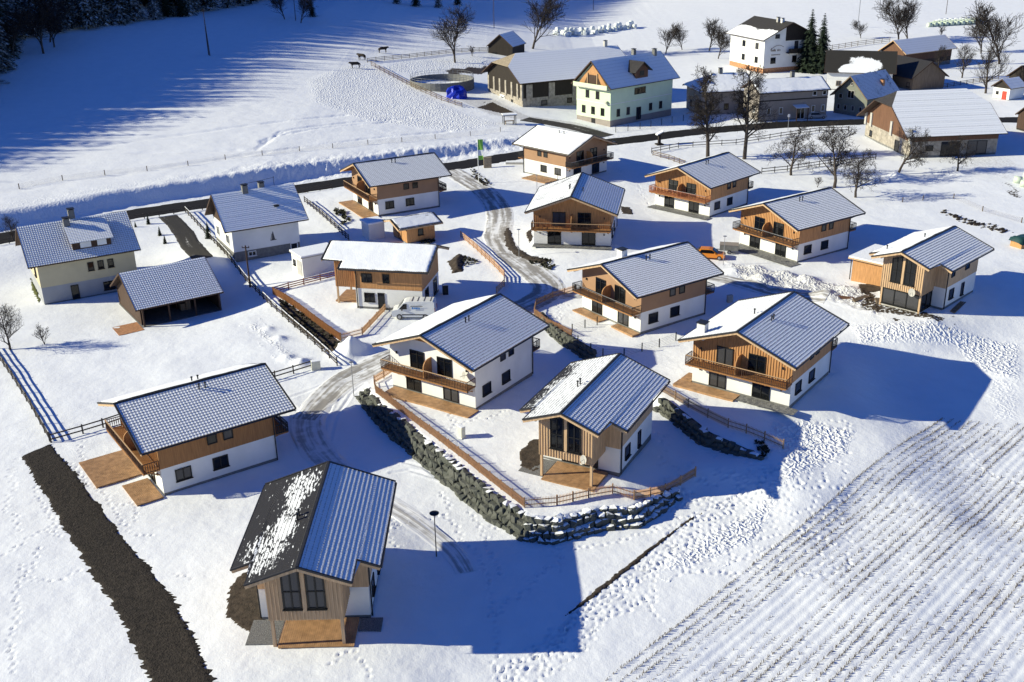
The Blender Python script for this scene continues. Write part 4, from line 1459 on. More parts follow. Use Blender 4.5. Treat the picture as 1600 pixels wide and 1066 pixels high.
# ---- the older buildings
def old_house(name, label, cat, x, y, z, rot, W, L, he, hr, wl, of, ob, lower, upper, zs, roofR, roofL=None, wins=(), hip=(0, 0), hipf=.45, hipmat='shingle_tan', chims=(), plinth=.3, plinth_mat='concrete_dark', edge='wood_dark', course=COURSE, gablemat=None, frame='black_frame', group=None, fascia='wood_dark', fine=False, pane='pane_glass', sink=-1.5, snow_t=.02):
    root = thing(name, label, cat, (x, y, z), R(rot), group)
    yf, yb = of, L - ob
    tan = (hr - he) / W
    ca = 1 / math.sqrt(1 + tan * tan); V = W / ca

    def zu(q): return hr - abs(q) * tan - .08
    obj('plinth', MB().box(-wl + .03, wl - .03, yf + .03, yb - .03, sink, plinth), plinth_mat, root)
    if zs > plinth + .01:
        obj('wall', MB().box(-wl, wl, yf, yb, plinth, zs), lower, root)
    e = .035
    vh = hipf * V   # the hip cuts this far down the slope
    zh = hr - hipf * W * tan
    top = []
    if hip[0]:
        xh = hipf * W
        prof = [(-wl - e, zu(wl + e)), (-wl - e, zs), (wl + e, zs), (wl + e, zu(wl + e)), (xh * .92, zh - .25), (-xh * .92, zh - .25)]
        o = obj('upper_wall', MB().ext([(p, yf - e, q) for p, q in prof], (0, yb - yf + 2 * e, 0)), upper, root, fix=True)
    else:
        prof = [(-wl - e, zs), (wl + e, zs), (wl + e, zu(wl + e)), (0, zu(0)), (-wl - e, zu(wl + e))]
        obj('upper_wall', MB().ext([(p, yf - e, q) for p, q in prof], (0, yb - yf + 2 * e, 0)), upper, root, fix=True)
    if gablemat:
        for yy, dd in ((yf - e - .06, .055),):
            zg = max(zs, he - .15)
            obj('gable_boarding', MB().ext([(-wl - e, yy, zg), (wl + e, yy, zg), (wl + e, yy, zu(wl + e) - .02), (0, yy, zu(0) - .02), (-wl - e, yy, zu(wl + e) - .02)], (0, dd, 0)), gablemat, root, fix=True)
    u0 = (lambda v: hip[0] * max(0, 1 - v / vh)) if hip[0] else (lambda v: 0)
    y1 = (lambda v: L - hip[1] * max(0, 1 - v / vh)) if hip[1] else (lambda v: L)
    for sd, mt in ((1, roofR), (-1, roofL or roofR)):
        if mt == 'roof_snow_thick':
            obj('snow_blanket', snow_slab((name, x, sd), sd, W, hr, tan, L, u0, .16, y1), None, root)
            mt = 'roof_bare_dark'
        obj('roof_slope', tile_slope((name, x, sd), sd, W, hr, tan, L, u0, course=course, fine=fine, y1f=y1, base=snow_t), mt, root)
    rb = MB()
    for sd in (1, -1):
        poly = [(u0(0) + .05, 0), (y1(0) - .05, 0)] + ([(L - .05, vh)] if hip[1] else []) + [(L - .05, V - .06), (.05, V - .06)] + ([(.05, vh)] if hip[0] else [])
        roof_slab(rb, sd, W, hr, tan, poly, -.13, .01)
    obj('roof_boarding', rb, edge, root, fix=True)
    for k, hh in enumerate(hip):
        if hh:
            ya, yr = (0, hh) if k == 0 else (L, L - hh)
            tri = [(-hipf * W, ya, zh + .02), (hipf * W, ya, zh + .02), (0, yr, hr + .02)]
            obj('hip', MB().ext(tri, (0, 0, -.12)), hipmat, root, fix=True)
    for sd in (1, -1):
        for yy, hh in ((-.02, hip[0]), (L + .02, hip[1])):
            q0 = hipf * W if hh else .004
            obj('bargeboard', MB().bar((sd * q0, yy, hr - q0 * tan - .08), (sd * (W + .02), yy, he - .08), .06, .24), fascia, root)
        obj('eave_board', MB().bar((sd * (W + .04), 0, he - .05), (sd * (W + .04), L, he - .05), .08, .14), fascia, root)
    for wd in wins:
        fc, a, b_, z0, z1, pn = wd[:6]
        nm = wd[6] if len(wd) > 6 else 'window'
        base_y = yf if fc in 'RL' else 0
        up_ = z0 >= zs - .01
        ee = e if up_ else 0
        window(root, fc, base_y + a, base_y + b_, z0, z1, 0, wl + ee, yf - ee, yb + ee, pn, frame=frame, name=nm, sill='door' not in nm, pane=pane)
    for c in chims:
        chimney(root, c[0], c[1], tan, hr, c[2] if len(c) > 2 else 1.1, .4, c[3] if len(c) > 3 else 'concrete_dark')
    return root, dict(W=W, L=L, he=he, hr=hr, wl=wl, yf=yf, yb=yb, tan=tan, zu=zu)


# cream old house with shed dormer
r_, q = old_house('old_house', 'cream old house with shed dormer and two chimneys, far left', 'house', -66.3, 137.9, -1.6, -59.8, 6.0, 14.4, 5.69, 9.75, 5.3, 1.16, .8, 'grey_base_plaster', 'cream_plaster', 2.45,
                  'roof_snow_dots', wins=[('R', 6.2, 7.0, 3.7, 4.9, 1), ('R', 7.5, 8.3, 3.7, 4.9, 1), ('R', 8.8, 9.6, 3.7, 4.9, 1), ('R', 7.8, 9.4, .6, 1.8, 2), ('R', 3.6, 4.6, .1, 2.1, 1, 'cellar_door'), ('F', -3, -1.5, 3.3, 4.8, 2), ('F', 1.5, 3, 3.3, 4.8, 2), ('F', -.8, .8, 6.3, 7.6, 2)],
                  chims=((1.2, 6.2, 1.3), (-.4, 7.2, 1.5)), plinth=.2, fine=True)
t_ = q['tan']
dm = MB()
yy0, yy1 = 6.0, 11.0
dm.ext([(.9, yy0, q['hr'] - .9 * t_ + .05), (4.6, yy0, q['hr'] - 4.6 * t_ - .1), (4.6, yy0, q['hr'] - 4.6 * t_ + 1.1), (.9, yy0, q['hr'] - .9 * t_ + .12)], (0, yy1 - yy0, 0))
dorm = obj('dormer', dm, 'wood_dark', r_, fix=True)
ms = MB(); rows = 14
za, zb_ = q['hr'] - .7 * t_ + .32, q['hr'] - 4.6 * t_ + 1.2
for i in range(rows):
    xa = .6 + (5.1 - .6) * i / rows; xb = .6 + (5.1 - .6) * (i + 1) / rows
    z1_ = za + (zb_ - za) * i / rows; z2_ = za + (zb_ - za) * (i + 1) / rows
    ms.add([(xa, yy0 - .3, z1_), (xa, yy1 + .3, z1_), (xb, yy1 + .3, z2_ + .04), (xb, yy0 - .3, z2_ + .04), (xb, yy0 - .3, z2_ - .1), (xb, yy1 + .3, z2_ - .1)], [(0, 3, 2, 1), (3, 4, 5, 2)])
mm = ms.mesh('dormer_roof'); ul = mm.uv_layers.new(name='UVMap')
for lp in mm.loops:
    co = mm.vertices[lp.vertex_index].co
    ul.data[lp.index].uv = (co.y, co.x * 1.02 % 50)
obj('dormer_roof', mm, 'roof_snow_dots', dorm)
for (a, b_) in ((7.0, 8.4), (9.2, 10.4)):
    o = obj('dormer_window', MB().box(4.61, 4.68, a, b_, q['hr'] - 4.6 * t_ + .2, q['hr'] - 4.6 * t_ + .95), 'white_plaster', dorm)
r_, q = old_house('carport', 'open carport with striped snowy roof in front of the cream house', 'carport', -50.17, 129.07, -1.6, -56.1, 5.82, 11.3, 2.59, 5.91, .02, .74, .3, 'wood_dark', 'wood_dark', .3, 'roof_snow_lined', fine=True)
for ch in list(r_.children):
    if ch.name.split('.')[0] in ('wall', 'upper_wall', 'plinth'): bpy.data.objects.remove(ch)
obj('floor_slab', MB().box(-5.4, 5.5, .6, 11.0, -1.2, .06), 'concrete_dark', r_)
obj('back_wall', MB().box(-5.4, -5.2, .7, 11, .06, 2.7), 'wood_dark', r_)
obj('side_wall', MB().ext([(-5.2, 10.9, .06), (5.2, 10.9, .06), (5.2, 10.9, 2.75), (0, 10.9, 5.7), (-5.2, 10.9, 2.75)], (0, .12, 0)), 'wood_dark', r_, fix=True)
obj('gable_boarding', MB().ext([(-5.3, .75, .06), (4.6, .75, .06), (4.6, .75, 2.6), (5.3, .75, 2.6), (0, .75, 5.65), (-5.3, .75, 2.6)], (0, .1, 0)), 'wood_dark', r_, fix=True)  # boarding added across the open end to keep sunlight out of the carport
obj('inner_wall', MB().box(-5.2, 1.5, 6.2, 6.4, .06, 2.6), 'wood_dark', r_)
for yy in (.9, 4.2, 7.6, 10.8):
    obj('post', MB().box(5.25, 5.43, yy - .09, yy + .09, .06, 2.7), 'wood_dark', r_)
for k_ in range(6):
    obj('log_pile', MB().box(1.6, 2.6, 6.5 + k_ * .7, 7.1 + k_ * .7, .06, 1.0 + .25 * (k_ % 2)), 'wood_weathered', r_) if k_ < 2 else None
obj('terrace', MB().box(3.0, 6.4, -2.6, .55, -.6, .06), 'brick_warm', r_)

r_, q = old_house('old_house', 'white old house with steep blue-shaded snowy roof by the road', 'house', -43.27, 150.66, -.3, -61.0, 5.53, 12.42, 4.85, 9.14, 4.89, 1.11, 1.45, 'concrete_dark', 'white_plaster', 1.5, 'roof_snow_flat',
                  wins=[('R', 2.0, 3.2, .55, 1.3, 2), ('F', -3.6, -2.2, 2.2, 3.6, 2), ('F', 1.6, 3.2, 2.2, 3.6, 2), ('F', -.9, .9, 5.6, 6.9, 2), ('R', 8.4, 9.5, -.3, 1.5, 1, 'cellar_door')], chims=((.2, 4.9, .9), (-.5, 7.6, 1.0)), gablemat='wood_dark', plinth=.1, frame='white_plaster')
obj('skylight', MB().box(2.4, 3.3, 8.2, 8.9, q['hr'] - 2.7 * q['tan'] - .2, q['hr'] - 2.7 * q['tan'] + .02), 'black_frame', r_)
rel = MB().box(4.93, 4.97, 6.6, 7.5, 2.4, 2.5).ext([(4.93, 6.8, 2.5), (4.93, 7.3, 2.5), (4.93, 7.12, 3.5), (4.93, 7.05, 3.75), (4.93, 6.98, 3.5)], (.05, 0, 0)).bar((4.95, 6.65, 2.5), (4.95, 6.9, 3.4), .05, .05)
obj('wall_relief', rel, 'print_dark', r_)
an = MB().bar((-.2, 9.5, 9.0), (-.2, 9.5, 10.6), .05, .05, up=(1, 0, 0)).bar((-.2, 5.2, 10.0), (-.2, 9.6, 10.4), .04, .04)
obj('antenna', an, 'dark_metal', r_)
p = at(478, 429)
r_ = thing('flat_garage', 'small white flat-roofed garage left of the honey wood chalet', 'garage', (-29.8, 141.3, -.35), R(-57))
obj('wall', MB().box(-1.9, 1.9, 0, 5.4, -1, 2.75), 'white_plaster', r_)
obj('roof_slab', MB().box(-2.1, 2.1, -.2, 5.6, 2.76, 2.9), 'concrete', r_)
obj('roof_snow', MB().box(-2.07, 2.07, -.17, 5.57, 2.904, 3.1), 'snow_plain', r_)
window(r_, 'F', -1.3, -.5, 1.1, 1.9, 0, 1.9, 0, 5.4, 1)
obj('garage_door', MB().box(.0, 1.6, -.06, .0, .05, 2.2), 'concrete', r_)
r_, q = old_house('garden_shed', 'small wooden garden shed with snow slab roof by the lane', 'shed', -18.09, 154.92, -.1, -60.1, 3.08, 7.38, 2.55, 3.42, 2.51, 1.57, 1.2, 'wood_honey', 'wood_honey', .35, 'roof_snow_thick', wins=[('R', 1.8, 2.7, 1.1, 2.1, 1), ('F', -.6, .6, .3, 2.2, 1, 'door')], fascia='wood_pale', plinth=.2, snow_t=.14)
r_ = thing('storage_box', 'small white storage hut left of the garden shed', 'shed', (-22.2, 157.2, .15), R(-60))
obj('wall', MB().box(-1.4, 1.4, 0, 2.6, -1, 2.2), 'white_plaster', r_)
obj('roof_snow', MB().box(-1.6, 1.6, -.2, 2.8, 2.203, 2.45), 'snow_plain', r_)

FARM = 'old farm buildings beyond the road'
r_, q = old_house('barn', 'big stone barn with dark boarding and tan half-hip gable, behind the pale green house', 'barn', -1.71, 263.58, .6, -64.8, 10.99, 32.9, 7.15, 12.67, 9.85, 1.22, 1.0, 'stone_masonry', 'wood_black', 3.4, 'roof_snow_flat',
                  wins=[('F', -2.2, -.4, -.2, 2.3, 1, 'barn_door'), ('F', -6.6, -5.6, 1.2, 2.4, 1), ('F', 3.6, 4.6, 1.4, 2.4, 1), ('R', 5, 6.6, 1.4, 2.6, 1), ('R', 12, 13.4, 1.4, 2.6, 1)], hip=(4.2, 0), hipf=.42, chims=((0, 29.5, 1.2, 'concrete'),))
for xx in (-9.3, -6.0, -2.6, .8, 4.2, 7.4, 9.5):
    obj('stone_pier', MB().box(xx - .42, xx + .42, 1.02, 1.4, 3.0, 6.6), 'stone_masonry', r_)
for yy in (3.0, 9.0, 15.5, 22):
    obj('stone_pier', MB().box(9.8, 10.08, yy - .8, yy + .8, 3.0, 6.6), 'stone_masonry', r_)
obj('door_surround', MB().box(-2.7, -2.25, 1.05, 1.25, -.2, 2.6).box(-.35, .1, 1.05, 1.25, -.2, 2.6).box(-2.7, .1, 1.05, 1.25, 2.35, 2.8), 'white_plaster', r_)
dst = r_
r_, q = old_house('hay_shed', 'small dark timber hay shed behind the big barn', 'shed', -2.07, 330.28, 2.0, -24.6, 4.38, 9.97, 4.96, 8.51, 4.01, .46, .5, 'wood_black', 'wood_black', 1, 'roof_snow_flat', wins=[('F', -2.6, -1.2, 2.0, 3.2, 1, 'opening')])

r_, q = old_house('farmhouse', 'pale green farmhouse with wooden gable balcony beside the road', 'house', 18.58, 239.81, .5, -49.7, 6.27, 22.7, 8.6, 14.1, 5.35, .9, 1.42, 'green_plaster', 'green_plaster', 5.0, 'roof_snow_flat',
                  wins=[('F', -3.6, -2.5, 2.4, 4.0, 2), ('F', -.6, .5, 2.4, 4.0, 2), ('F', 2.4, 3.5, 2.4, 4.0, 2), ('F', -2.4, -1.3, 5.9, 7.5, 2), ('F', .8, 1.9, 5.9, 7.5, 2), ('F', -.5, .6, -.3, 1.4, 1, 'cellar_door'),
                        ('R', 2.0, 3.0, 2.2, 3.8, 2), ('R', 5.2, 6.2, 2.2, 3.8, 2), ('R', 8.4, 9.9, .6, 3.4, 2, 'front_door'), ('R', 12.6, 13.6, 2.2, 3.8, 2), ('R', 16, 17, 2.2, 3.8, 2), ('R', 7.6, 11.2, 6.4, 7.8, 3)], chims=((-.3, 14, 1.4), (.6, 20, 1.2)), plinth=1.5, plinth_mat='grey_plaster', sink=-1.5)
zg = 8.4
obj('gable_loggia', MB().ext([(-4.9, .62, zg), (4.9, .62, zg), (0, .62, q['zu'](0) - .5)], (0, .2, 0)), 'wood_honey', r_, fix=True)
obj('loggia_opening', MB().ext([(-2.9, .56, zg + .1), (2.9, .56, zg + .1), (1.5, .56, zg + 2.6), (-1.5, .56, zg + 2.6)], (0, .04, 0)), 'wood_dark', r_, fix=True)
for xx in (-1.5, 1.5): obj('loggia_post', MB().box(xx - .1, xx + .1, .4, .55, zg, zg + 3), 'wood_pale', r_)
bl = MB(); bl.box(-5.3, 5.3, -.3, .85, zg - .25, zg - .08)
b_ = obj('balcony', bl, 'concrete', r_)
obj('balustrade', MB().box(-5.3, 5.3, -.32, -.24, zg - .08, zg + .8).box(-5.3, -5.2, -.3, .8, zg - .08, zg + .8).box(5.2, 5.3, -.3, .8, zg - .08, zg + .8), 'green_plaster', b_)
obj('band_course', MB().box(-5.42, 5.42, .82, 21.3, 5.0, 5.12), 'white_plaster', r_)
# wooden cross-gabled dormer on its right slope
dmx0, dmx1, dy0, dy1 = 1.5, 5.0, 9.2, 13.2
zt = q['hr'] - .9
dd = MB().ext([(dmx1, dy0, q['hr'] - dmx1 * q['tan'] - .2), (dmx1, dy1, q['hr'] - dmx1 * q['tan'] - .2), (dmx1, dy1, zt - 1.6), (dmx1, (dy0 + dy1) / 2, zt - .1), (dmx1, dy0, zt - 1.6)], (-4.2, 0, 0))
dz = obj('dormer', dd, 'wood_redbrown', r_, fix=True)
dr = MB()
ym = (dy0 + dy1) / 2
for sg in (-1, 1):
    dr.ext([(.3, ym, zt + .12), (dmx1 + .7, ym, zt + .12), (dmx1 + .7, ym + sg * 2.8, zt - 1.95), (.3, ym + sg * 2.8, zt - 1.95)], (0, 0, -.15))
obj('dormer_roof', dr, 'roof_black', dz, fix=True)
obj('dormer_window', MB().box(dmx1, dmx1 + .06, ym - .7, ym + .7, q['hr'] - dmx1 * q['tan'] + .5, q['hr'] - dmx1 * q['tan'] + 1.6), 'black_frame', dz)
dish(r_, 4.4, .5, 5.4, (-.5, -.8, .2), .5)

r_, q = old_house('guest_house', 'tall white three-storey guest house with dark roof beside the two spruces', 'house', 80.09, 306.2, 1.2, 19.1, 9.32, 20.4, 9.37, 13.8, 8.24, .91, 1.22, 'white_plaster', 'white_plaster', 5, 'roof_bare_dark', 'roof_half_bare',
                  wins=[('L', 3, 4.6, 6.6, 8.2, 2), ('L', 10, 11.6, 6.6, 8.2, 2), ('L', 3, 4.6, 2.8, 4.4, 2), ('L', 10, 11.6, 2.8, 4.4, 2), ('F', -6, -4.4, 2.8, 4.4, 2), ('F', -5, -3.6, 9.6, 10.7, 1), ('F', 1, 2.4, 2.8, 4.6, 2), ('F', 4.6, 6, 2.8, 4.6, 2), ('F', 1.4, 2.6, 6.4, 8.6, 1, 'balcony_door'), ('F', 5, 6.2, 7.2, 8.4, 1)], chims=((-.8, 6.5, 1.1, 'concrete'), (-.8, 4.3, 1.0, 'white_plaster')), plinth=1.6, plinth_mat='brick_warm')
obj('gable_boarding', MB().ext([(-1.6, .72, 8.8), (8.2, .72, 8.8), (8.2, .72, q['zu'](8.2) - .1), (0, .72, q['zu'](0) - .1), (-1.6, .72, q['zu'](1.6) - .1)], (0, .14, 0)), 'wood_black', r_, fix=True)
bb_ = obj('balcony', MB().box(-1.2, 8.4, -.5, .84, 5.4, 5.6), 'wood_black', r_)
obj('railing', MB().box(-1.2, 8.4, -.52, -.42, 5.6, 6.7), 'wood_black', bb_)
# faint painted lettering with a swoosh on the gable wall
sw = MB()
pp = [(-6.4 + 4.4 * t, .84, 6.1 + 1.2 * math.sin(t * 2.6) + .4) for t in [i / 12 for i in range(13)]]
for a, b_2 in zip(pp[:-1], pp[1:]): sw.bar(a, b_2, .03, .12)
for i, (xx, h_) in enumerate(((-6.1, .9), (-5.7, .5), (-5.4, .5), (-5.1, .7), (-4.8, .5), (-4.1, .5), (-3.7, .6), (-3.3, .5))):
    sw.box(xx, xx + .2, .82, .88, 6.1, 6.1 + h_)
for i in range(9):
    sw.box(-5.9 + i * .33, -5.72 + i * .33, .82, .88, 5.0, 5.3)
obj('wall_lettering', sw, 'wood_weathered', r_)

r_, q = old_house('grey_house', 'low grey-brown house with snow-white roof along the road', 'house', 54.75, 242.36, .6, -76.3, 4.6, 17.65, 6.4, 8.7, 3.9, .51, .3, 'grey_plaster', 'grey_plaster', 5.0, 'roof_snow_thick', wins=[('R', 13, 14, 5.2, 6.2, 1), ('R', 15.4, 16.4, 5.2, 6.2, 1), ('R', 2, 2.9, 1.5, 3, 1), ('R', 5, 5.9, 1.5, 3, 1), ('R', 9.4, 11.4, .1, 2.6, 2, 'front_door'), ('R', 13, 13.9, 1.5, 3, 1), ('R', 15.4, 16.3, 1.5, 3, 1), ('F', -2.2, -1.0, 1.8, 3.4, 2), ('F', 1, 2.2, 1.8, 3.4, 2), ('F', -2.2, -1, 4.8, 6, 2)], chims=((-.5, 10.5, 1.6),), frame='white_plaster')
obj('band_course', MB().box(-3.95, 3.97, .48, 17.4, 4.5, 4.75), 'wood_black', r_)
po = obj('porch_roof', MB().ext([(3.9, 8.8, 3.4), (5.8, 8.8, 3.0), (5.8, 12, 3.0), (3.9, 12, 3.4)], (0, 0, -.1)), 'snow_plain', r_, fix=True)
for yy in (9.05, 11.75): obj('porch_post', MB().box(5.5, 5.65, yy, yy + .15, -.5, 3.0), 'wood_dark', po)
r_, q = old_house('grey_house', 'hip-roofed grey house half hidden behind the tall bare trees', 'house', 43.2, 252.5, .6, -80, 6.2, 13.5, 5.4, 8.6, 5.2, .8, .8, 'grey_plaster', 'grey_plaster', 3.2, 'roof_snow_thick', wins=[('R', 2, 3.1, 1.2, 2.6, 2), ('R', 5.5, 6.6, 1.2, 2.6, 2), ('R', 9, 10.1, 1.2, 2.6, 2), ('F', -2.4, -1.2, 1.2, 2.6, 2), ('F', 1.2, 2.4, 1.2, 2.6, 2)], hip=(5, 0), hipf=.9, hipmat='snow_plain', chims=((0, 7, 1.2),), frame='wood_dark')
r_, q = old_house('chalet_old', 'olive-grey steep-gabled house in front of the black-roofed farm', 'house', 77.87, 244.65, .8, -50.7, 4.9, 14.0, 3.9, 8.7, 4.3, 1.04, .8, 'olive_plaster', 'olive_plaster', 2.8, 'roof_snow_streaks', wins=[('F', -.9, .9, 3.6, 5.4, 2), ('F', -3.2, -2.2, 3.3, 4.4, 1), ('F', -.3, .3, 6.5, 7.2, 1), ('F', -3.4, -2.6, .8, 2, 1), ('F', -1.6, -.8, .8, 2, 1), ('F', .4, 1.2, .8, 2, 1), ('F', 2.4, 3.2, .8, 2, 1)], chims=((2.6, 9.2, 1.0, 'brick_warm'),), frame='concrete', fascia='wood_weathered')
r_, q = old_house('farm_block', 'long farm with black roof partly under a white snow patch and white end wall', 'house', 83.2, 283.3, 1.0, -107, 6.4, 17.5, 4.6, 9.3, 5.6, .8, .8, 'white_plaster', 'white_plaster', 2.8, 'roof_snow_patch_dark', 'roof_bare_dark', wins=[('F', 1.4, 3.0, 1.0, 2.6, 2), ('F', -3, -1.4, 1.0, 2.6, 2), ('F', 1.0, 2.4, 4.2, 5.4, 2), ('R', 2.4, 3.6, 1.2, 2.4, 2)], frame='wood_weathered')
r_, q = old_house('boarded_barn', 'brown boarded barn wing with dark roof joined to the black-roofed farm', 'barn', 107.79, 274.4, 1.1, 16.6, 5.6, 16.5, 3.0, 7.0, 4.7, .5, .8, 'wood_weathered', 'wood_weathered', .8, 'roof_bare_dark', wins=[('L', 1.2, 2.4, .6, 1.8, 1)])
r_, q = old_house('open_shed', 'long dark shed with blue-white snow roof at the far right', 'shed', 110.2, 311.2, 2.0, -59.8, 5.07, 21.9, 3.6, 7.0, 4.43, .75, 1.66, 'wood_dark', 'wood_redbrown', 1.5, 'roof_snow_flat', wins=[('F', -3, -2, .4, 2.2, 1, 'opening'), ('F', 1.6, 2.6, .4, 2.2, 1, 'opening')], fascia='wood_pale')
r_, q = old_house('big_barn', 'big stone and board barn with wide striped snowy roof at right', 'barn', 74.6, 212.2, .4, -84.0, 11.6, 20.2, 4.2, 11.0, 10.3, 1.6, 1.0, 'stone_masonry', 'wood_redbrown', 3.0, 'roof_snow_flat', wins=[('R', 3.2, 4.6, 1.2, 2.2, 1), ('R', 11.5, 15.5, .1, 2.8, 2, 'barn_door'), ('F', -8, -6.8, .6, 1.8, 1), ('F', 3.8, 5.6, -.2, 2.2, 1, 'barn_door'), ('R', 6.2, 10, .1, 2.8, 1, 'opening')], hip=(2.6, 3.2), hipf=.34, hipmat='roof_black', course=.6)
for xx in (-10.2, -7.6, 1.8, 10.1):
    obj('stone_pier', MB().box(xx - .4, xx + .4, 1.3, 1.7, 2.6, 5.4), 'concrete', r_)
r_, q = old_house('wash_house', 'small white outhouse with red door at the right edge', 'shed', 119.3, 259.5, .9, -59.2, 2.7, 6.4, 2.9, 4.9, 2.2, .5, .4, 'white_plaster', 'white_plaster', 1, 'roof_snow_flat', wins=[('F', -1.4, -.7, 1.2, 1.9, 1)], gablemat='wood_black', plinth=.2)
obj('red_door', MB().box(.3, 1.5, .40, .5, .1, 2.1), 'door_red', r_)
r_, q = old_house('dark_barn', 'dark-roofed shed cut by the right edge of the picture', 'shed', 128.5, 270, 1.0, -70, 4.5, 14, 3.2, 6.4, 3.9, .5, .5, 'wood_black', 'wood_black', 1, 'roof_snow_patch_dark', 'roof_bare_dark')
r_, q = old_house('edge_shed', 'dark gable end cut off by the right edge beside the big barn', 'shed', 108.8, 222.5, .4, -75, 3.6, 10, 3.4, 6.2, 3.1, .4, .4, 'wood_black', 'wood_dark', .6, 'roof_snow_flat')
# ------------------------------------------------------------------ stone walls
stone_meshes = []
for k_ in range(14):
    rr = random.Random(100 + k_)
    b = bmesh.new()
    for _ in range(18):
        v = Vector((rr.gauss(0, 1), rr.gauss(0, 1), rr.gauss(0, 1))).normalized()
        v = Vector([math.copysign(abs(c) ** .42, c) for c in v])
        v *= rr.uniform(.86, 1.05)
        b.verts.new(v * .5)
    r0 = bmesh.ops.convex_hull(b, input=b.verts)
    bmesh.ops.delete(b, geom=[e for e in r0['geom_interior'] if isinstance(e, bmesh.types.BMVert)], context='VERTS')
    bmesh.ops.recalc_face_normals(b, faces=b.faces)
    m = bpy.data.meshes.new('stone'); b.to_mesh(m); b.free()
    stone_meshes.append(m)


def resample(P, step):
    out = [Vector(P[0])]; acc = 0
    for a, b in zip(P[:-1], P[1:]):
        a = Vector(a); b = Vector(b); L = (b - a).length
        s = step - acc
        while s <= L:
            out.append(a.lerp(b, s / L)); s += step
        acc = L - (s - step)
    return out


_ms = {}


def stone_wall(name, label, line, ztop, zfoot, size, lean, snowy, group=None, limit=300):
    """line 2-D foot line; ztop/zfoot functions of the fraction along it; lean into the bank (left normal)"""
    c = Vector((sum(p[0] for p in line) / len(line), sum(p[1] for p in line) / len(line), 0))
    c.z = zfoot(.5)
    root = thing(name, label, 'retaining wall', c)
    pts = resample([(p[0], p[1], 0) for p in line], size * .86)
    n = len(pts)
    cnt = 0
    back = MB(); bl = []
    for i, p in enumerate(pts):
        f = i / (n - 1)
        d = (pts[min(i + 1, n - 1)] - pts[max(i - 1, 0)]).normalized()
        nrm = Vector((-d.y, d.x, 0))
        z0, z1 = zfoot(f) - .15, ztop(f)
        rows = max(1, round(math.hypot(z1 - z0, lean * .8) / (size * .74)))
        bl.append((p + nrm * (.3), z0 - .5, p + nrm * (lean + .3), z1 - .1))
        for k in range(rows):
            if cnt >= limit: break
            fz = (k + .5) / rows
            z = z0 + (z1 - z0) * fz + random.uniform(-.06, .06)
            q = p + nrm * (lean * fz + random.uniform(-.08, .1)) + d * (size * .42 * (k % 2) + random.uniform(-.08, .08))
            sf = snowy(f, fz)
            mi = random.randrange(len(stone_meshes))
            key = (mi, sf)
            if key not in _ms:
                mm = stone_meshes[mi].copy(); mm.materials.clear(); mm.materials.append(M['rock_snowy' if sf else 'rock']); _ms[key] = mm
            o = bpy.data.objects.new('stone', _ms[key]); col.objects.link(o)
            o.parent = root
            o.location = Vector((q.x, q.y, z)) - c
            s = size * random.uniform(.85, 1.2)
            o.scale = (s * random.uniform(.95, 1.2), s * random.uniform(.8, 1.1), s * random.uniform(.8, 1.05))
            o.rotation_euler = (random.uniform(-.2, .2), random.uniform(-.2, .2), math.atan2(d.y, d.x) + random.uniform(-.18, .18))
            cnt += 1
    vv = []
    for a, z0, b_, z1 in bl:
        vv += [(a.x - c.x, a.y - c.y, z0 - c.z), (b_.x - c.x, b_.y - c.y, z1 - c.z)]
    back.add(vv, [(2 * i, 2 * i + 1, 2 * i + 3, 2 * i + 2) for i in range(len(bl) - 1)])
    obj('earth_backing', back, 'soil', root)
    return root


def zl(pts):
    xs, ys = zip(*pts)
    return lambda f: float(np.interp(f, xs, ys))


W1s = resample([(p[0], p[1], 0) for p in W1], .5)
stone_wall('stone_wall', 'long boulder retaining wall below the picket fence', W1[1:], zl([(0, -1.1), (.08, -.85), (.2, -.6), (.62, -.55), (.8, -.75), (.92, -1.1), (1, -1.8)]), zl([(0, -2.1), (.5, -2.4), (.75, -2.45), (1, -2.3)]), .76, 1.35,
           lambda f, fz: f > .66 or (fz > .8 and random.random() < .4))
stone_wall('stone_wall', 'short boulder wall behind the all white chalet', W2[:3], zl([(0, -.1), (1, -.1)]), zl([(0, -1.2), (1, -1.5)]), .74, .8, lambda f, fz: fz > .85 and random.random() < .3)
stone_wall('stone_wall', 'boulder bank below the wooden chalet by the stubble field', [(x - .3, y - .2) for x, y in W2[3:]], zl([(0, -.05), (.5, -.35), (1, -.9)]), zl([(0, -1.5), (.6, -1.75), (1, -2.1)]), .74, .8, lambda f, fz: fz > .8 and random.random() < .3)

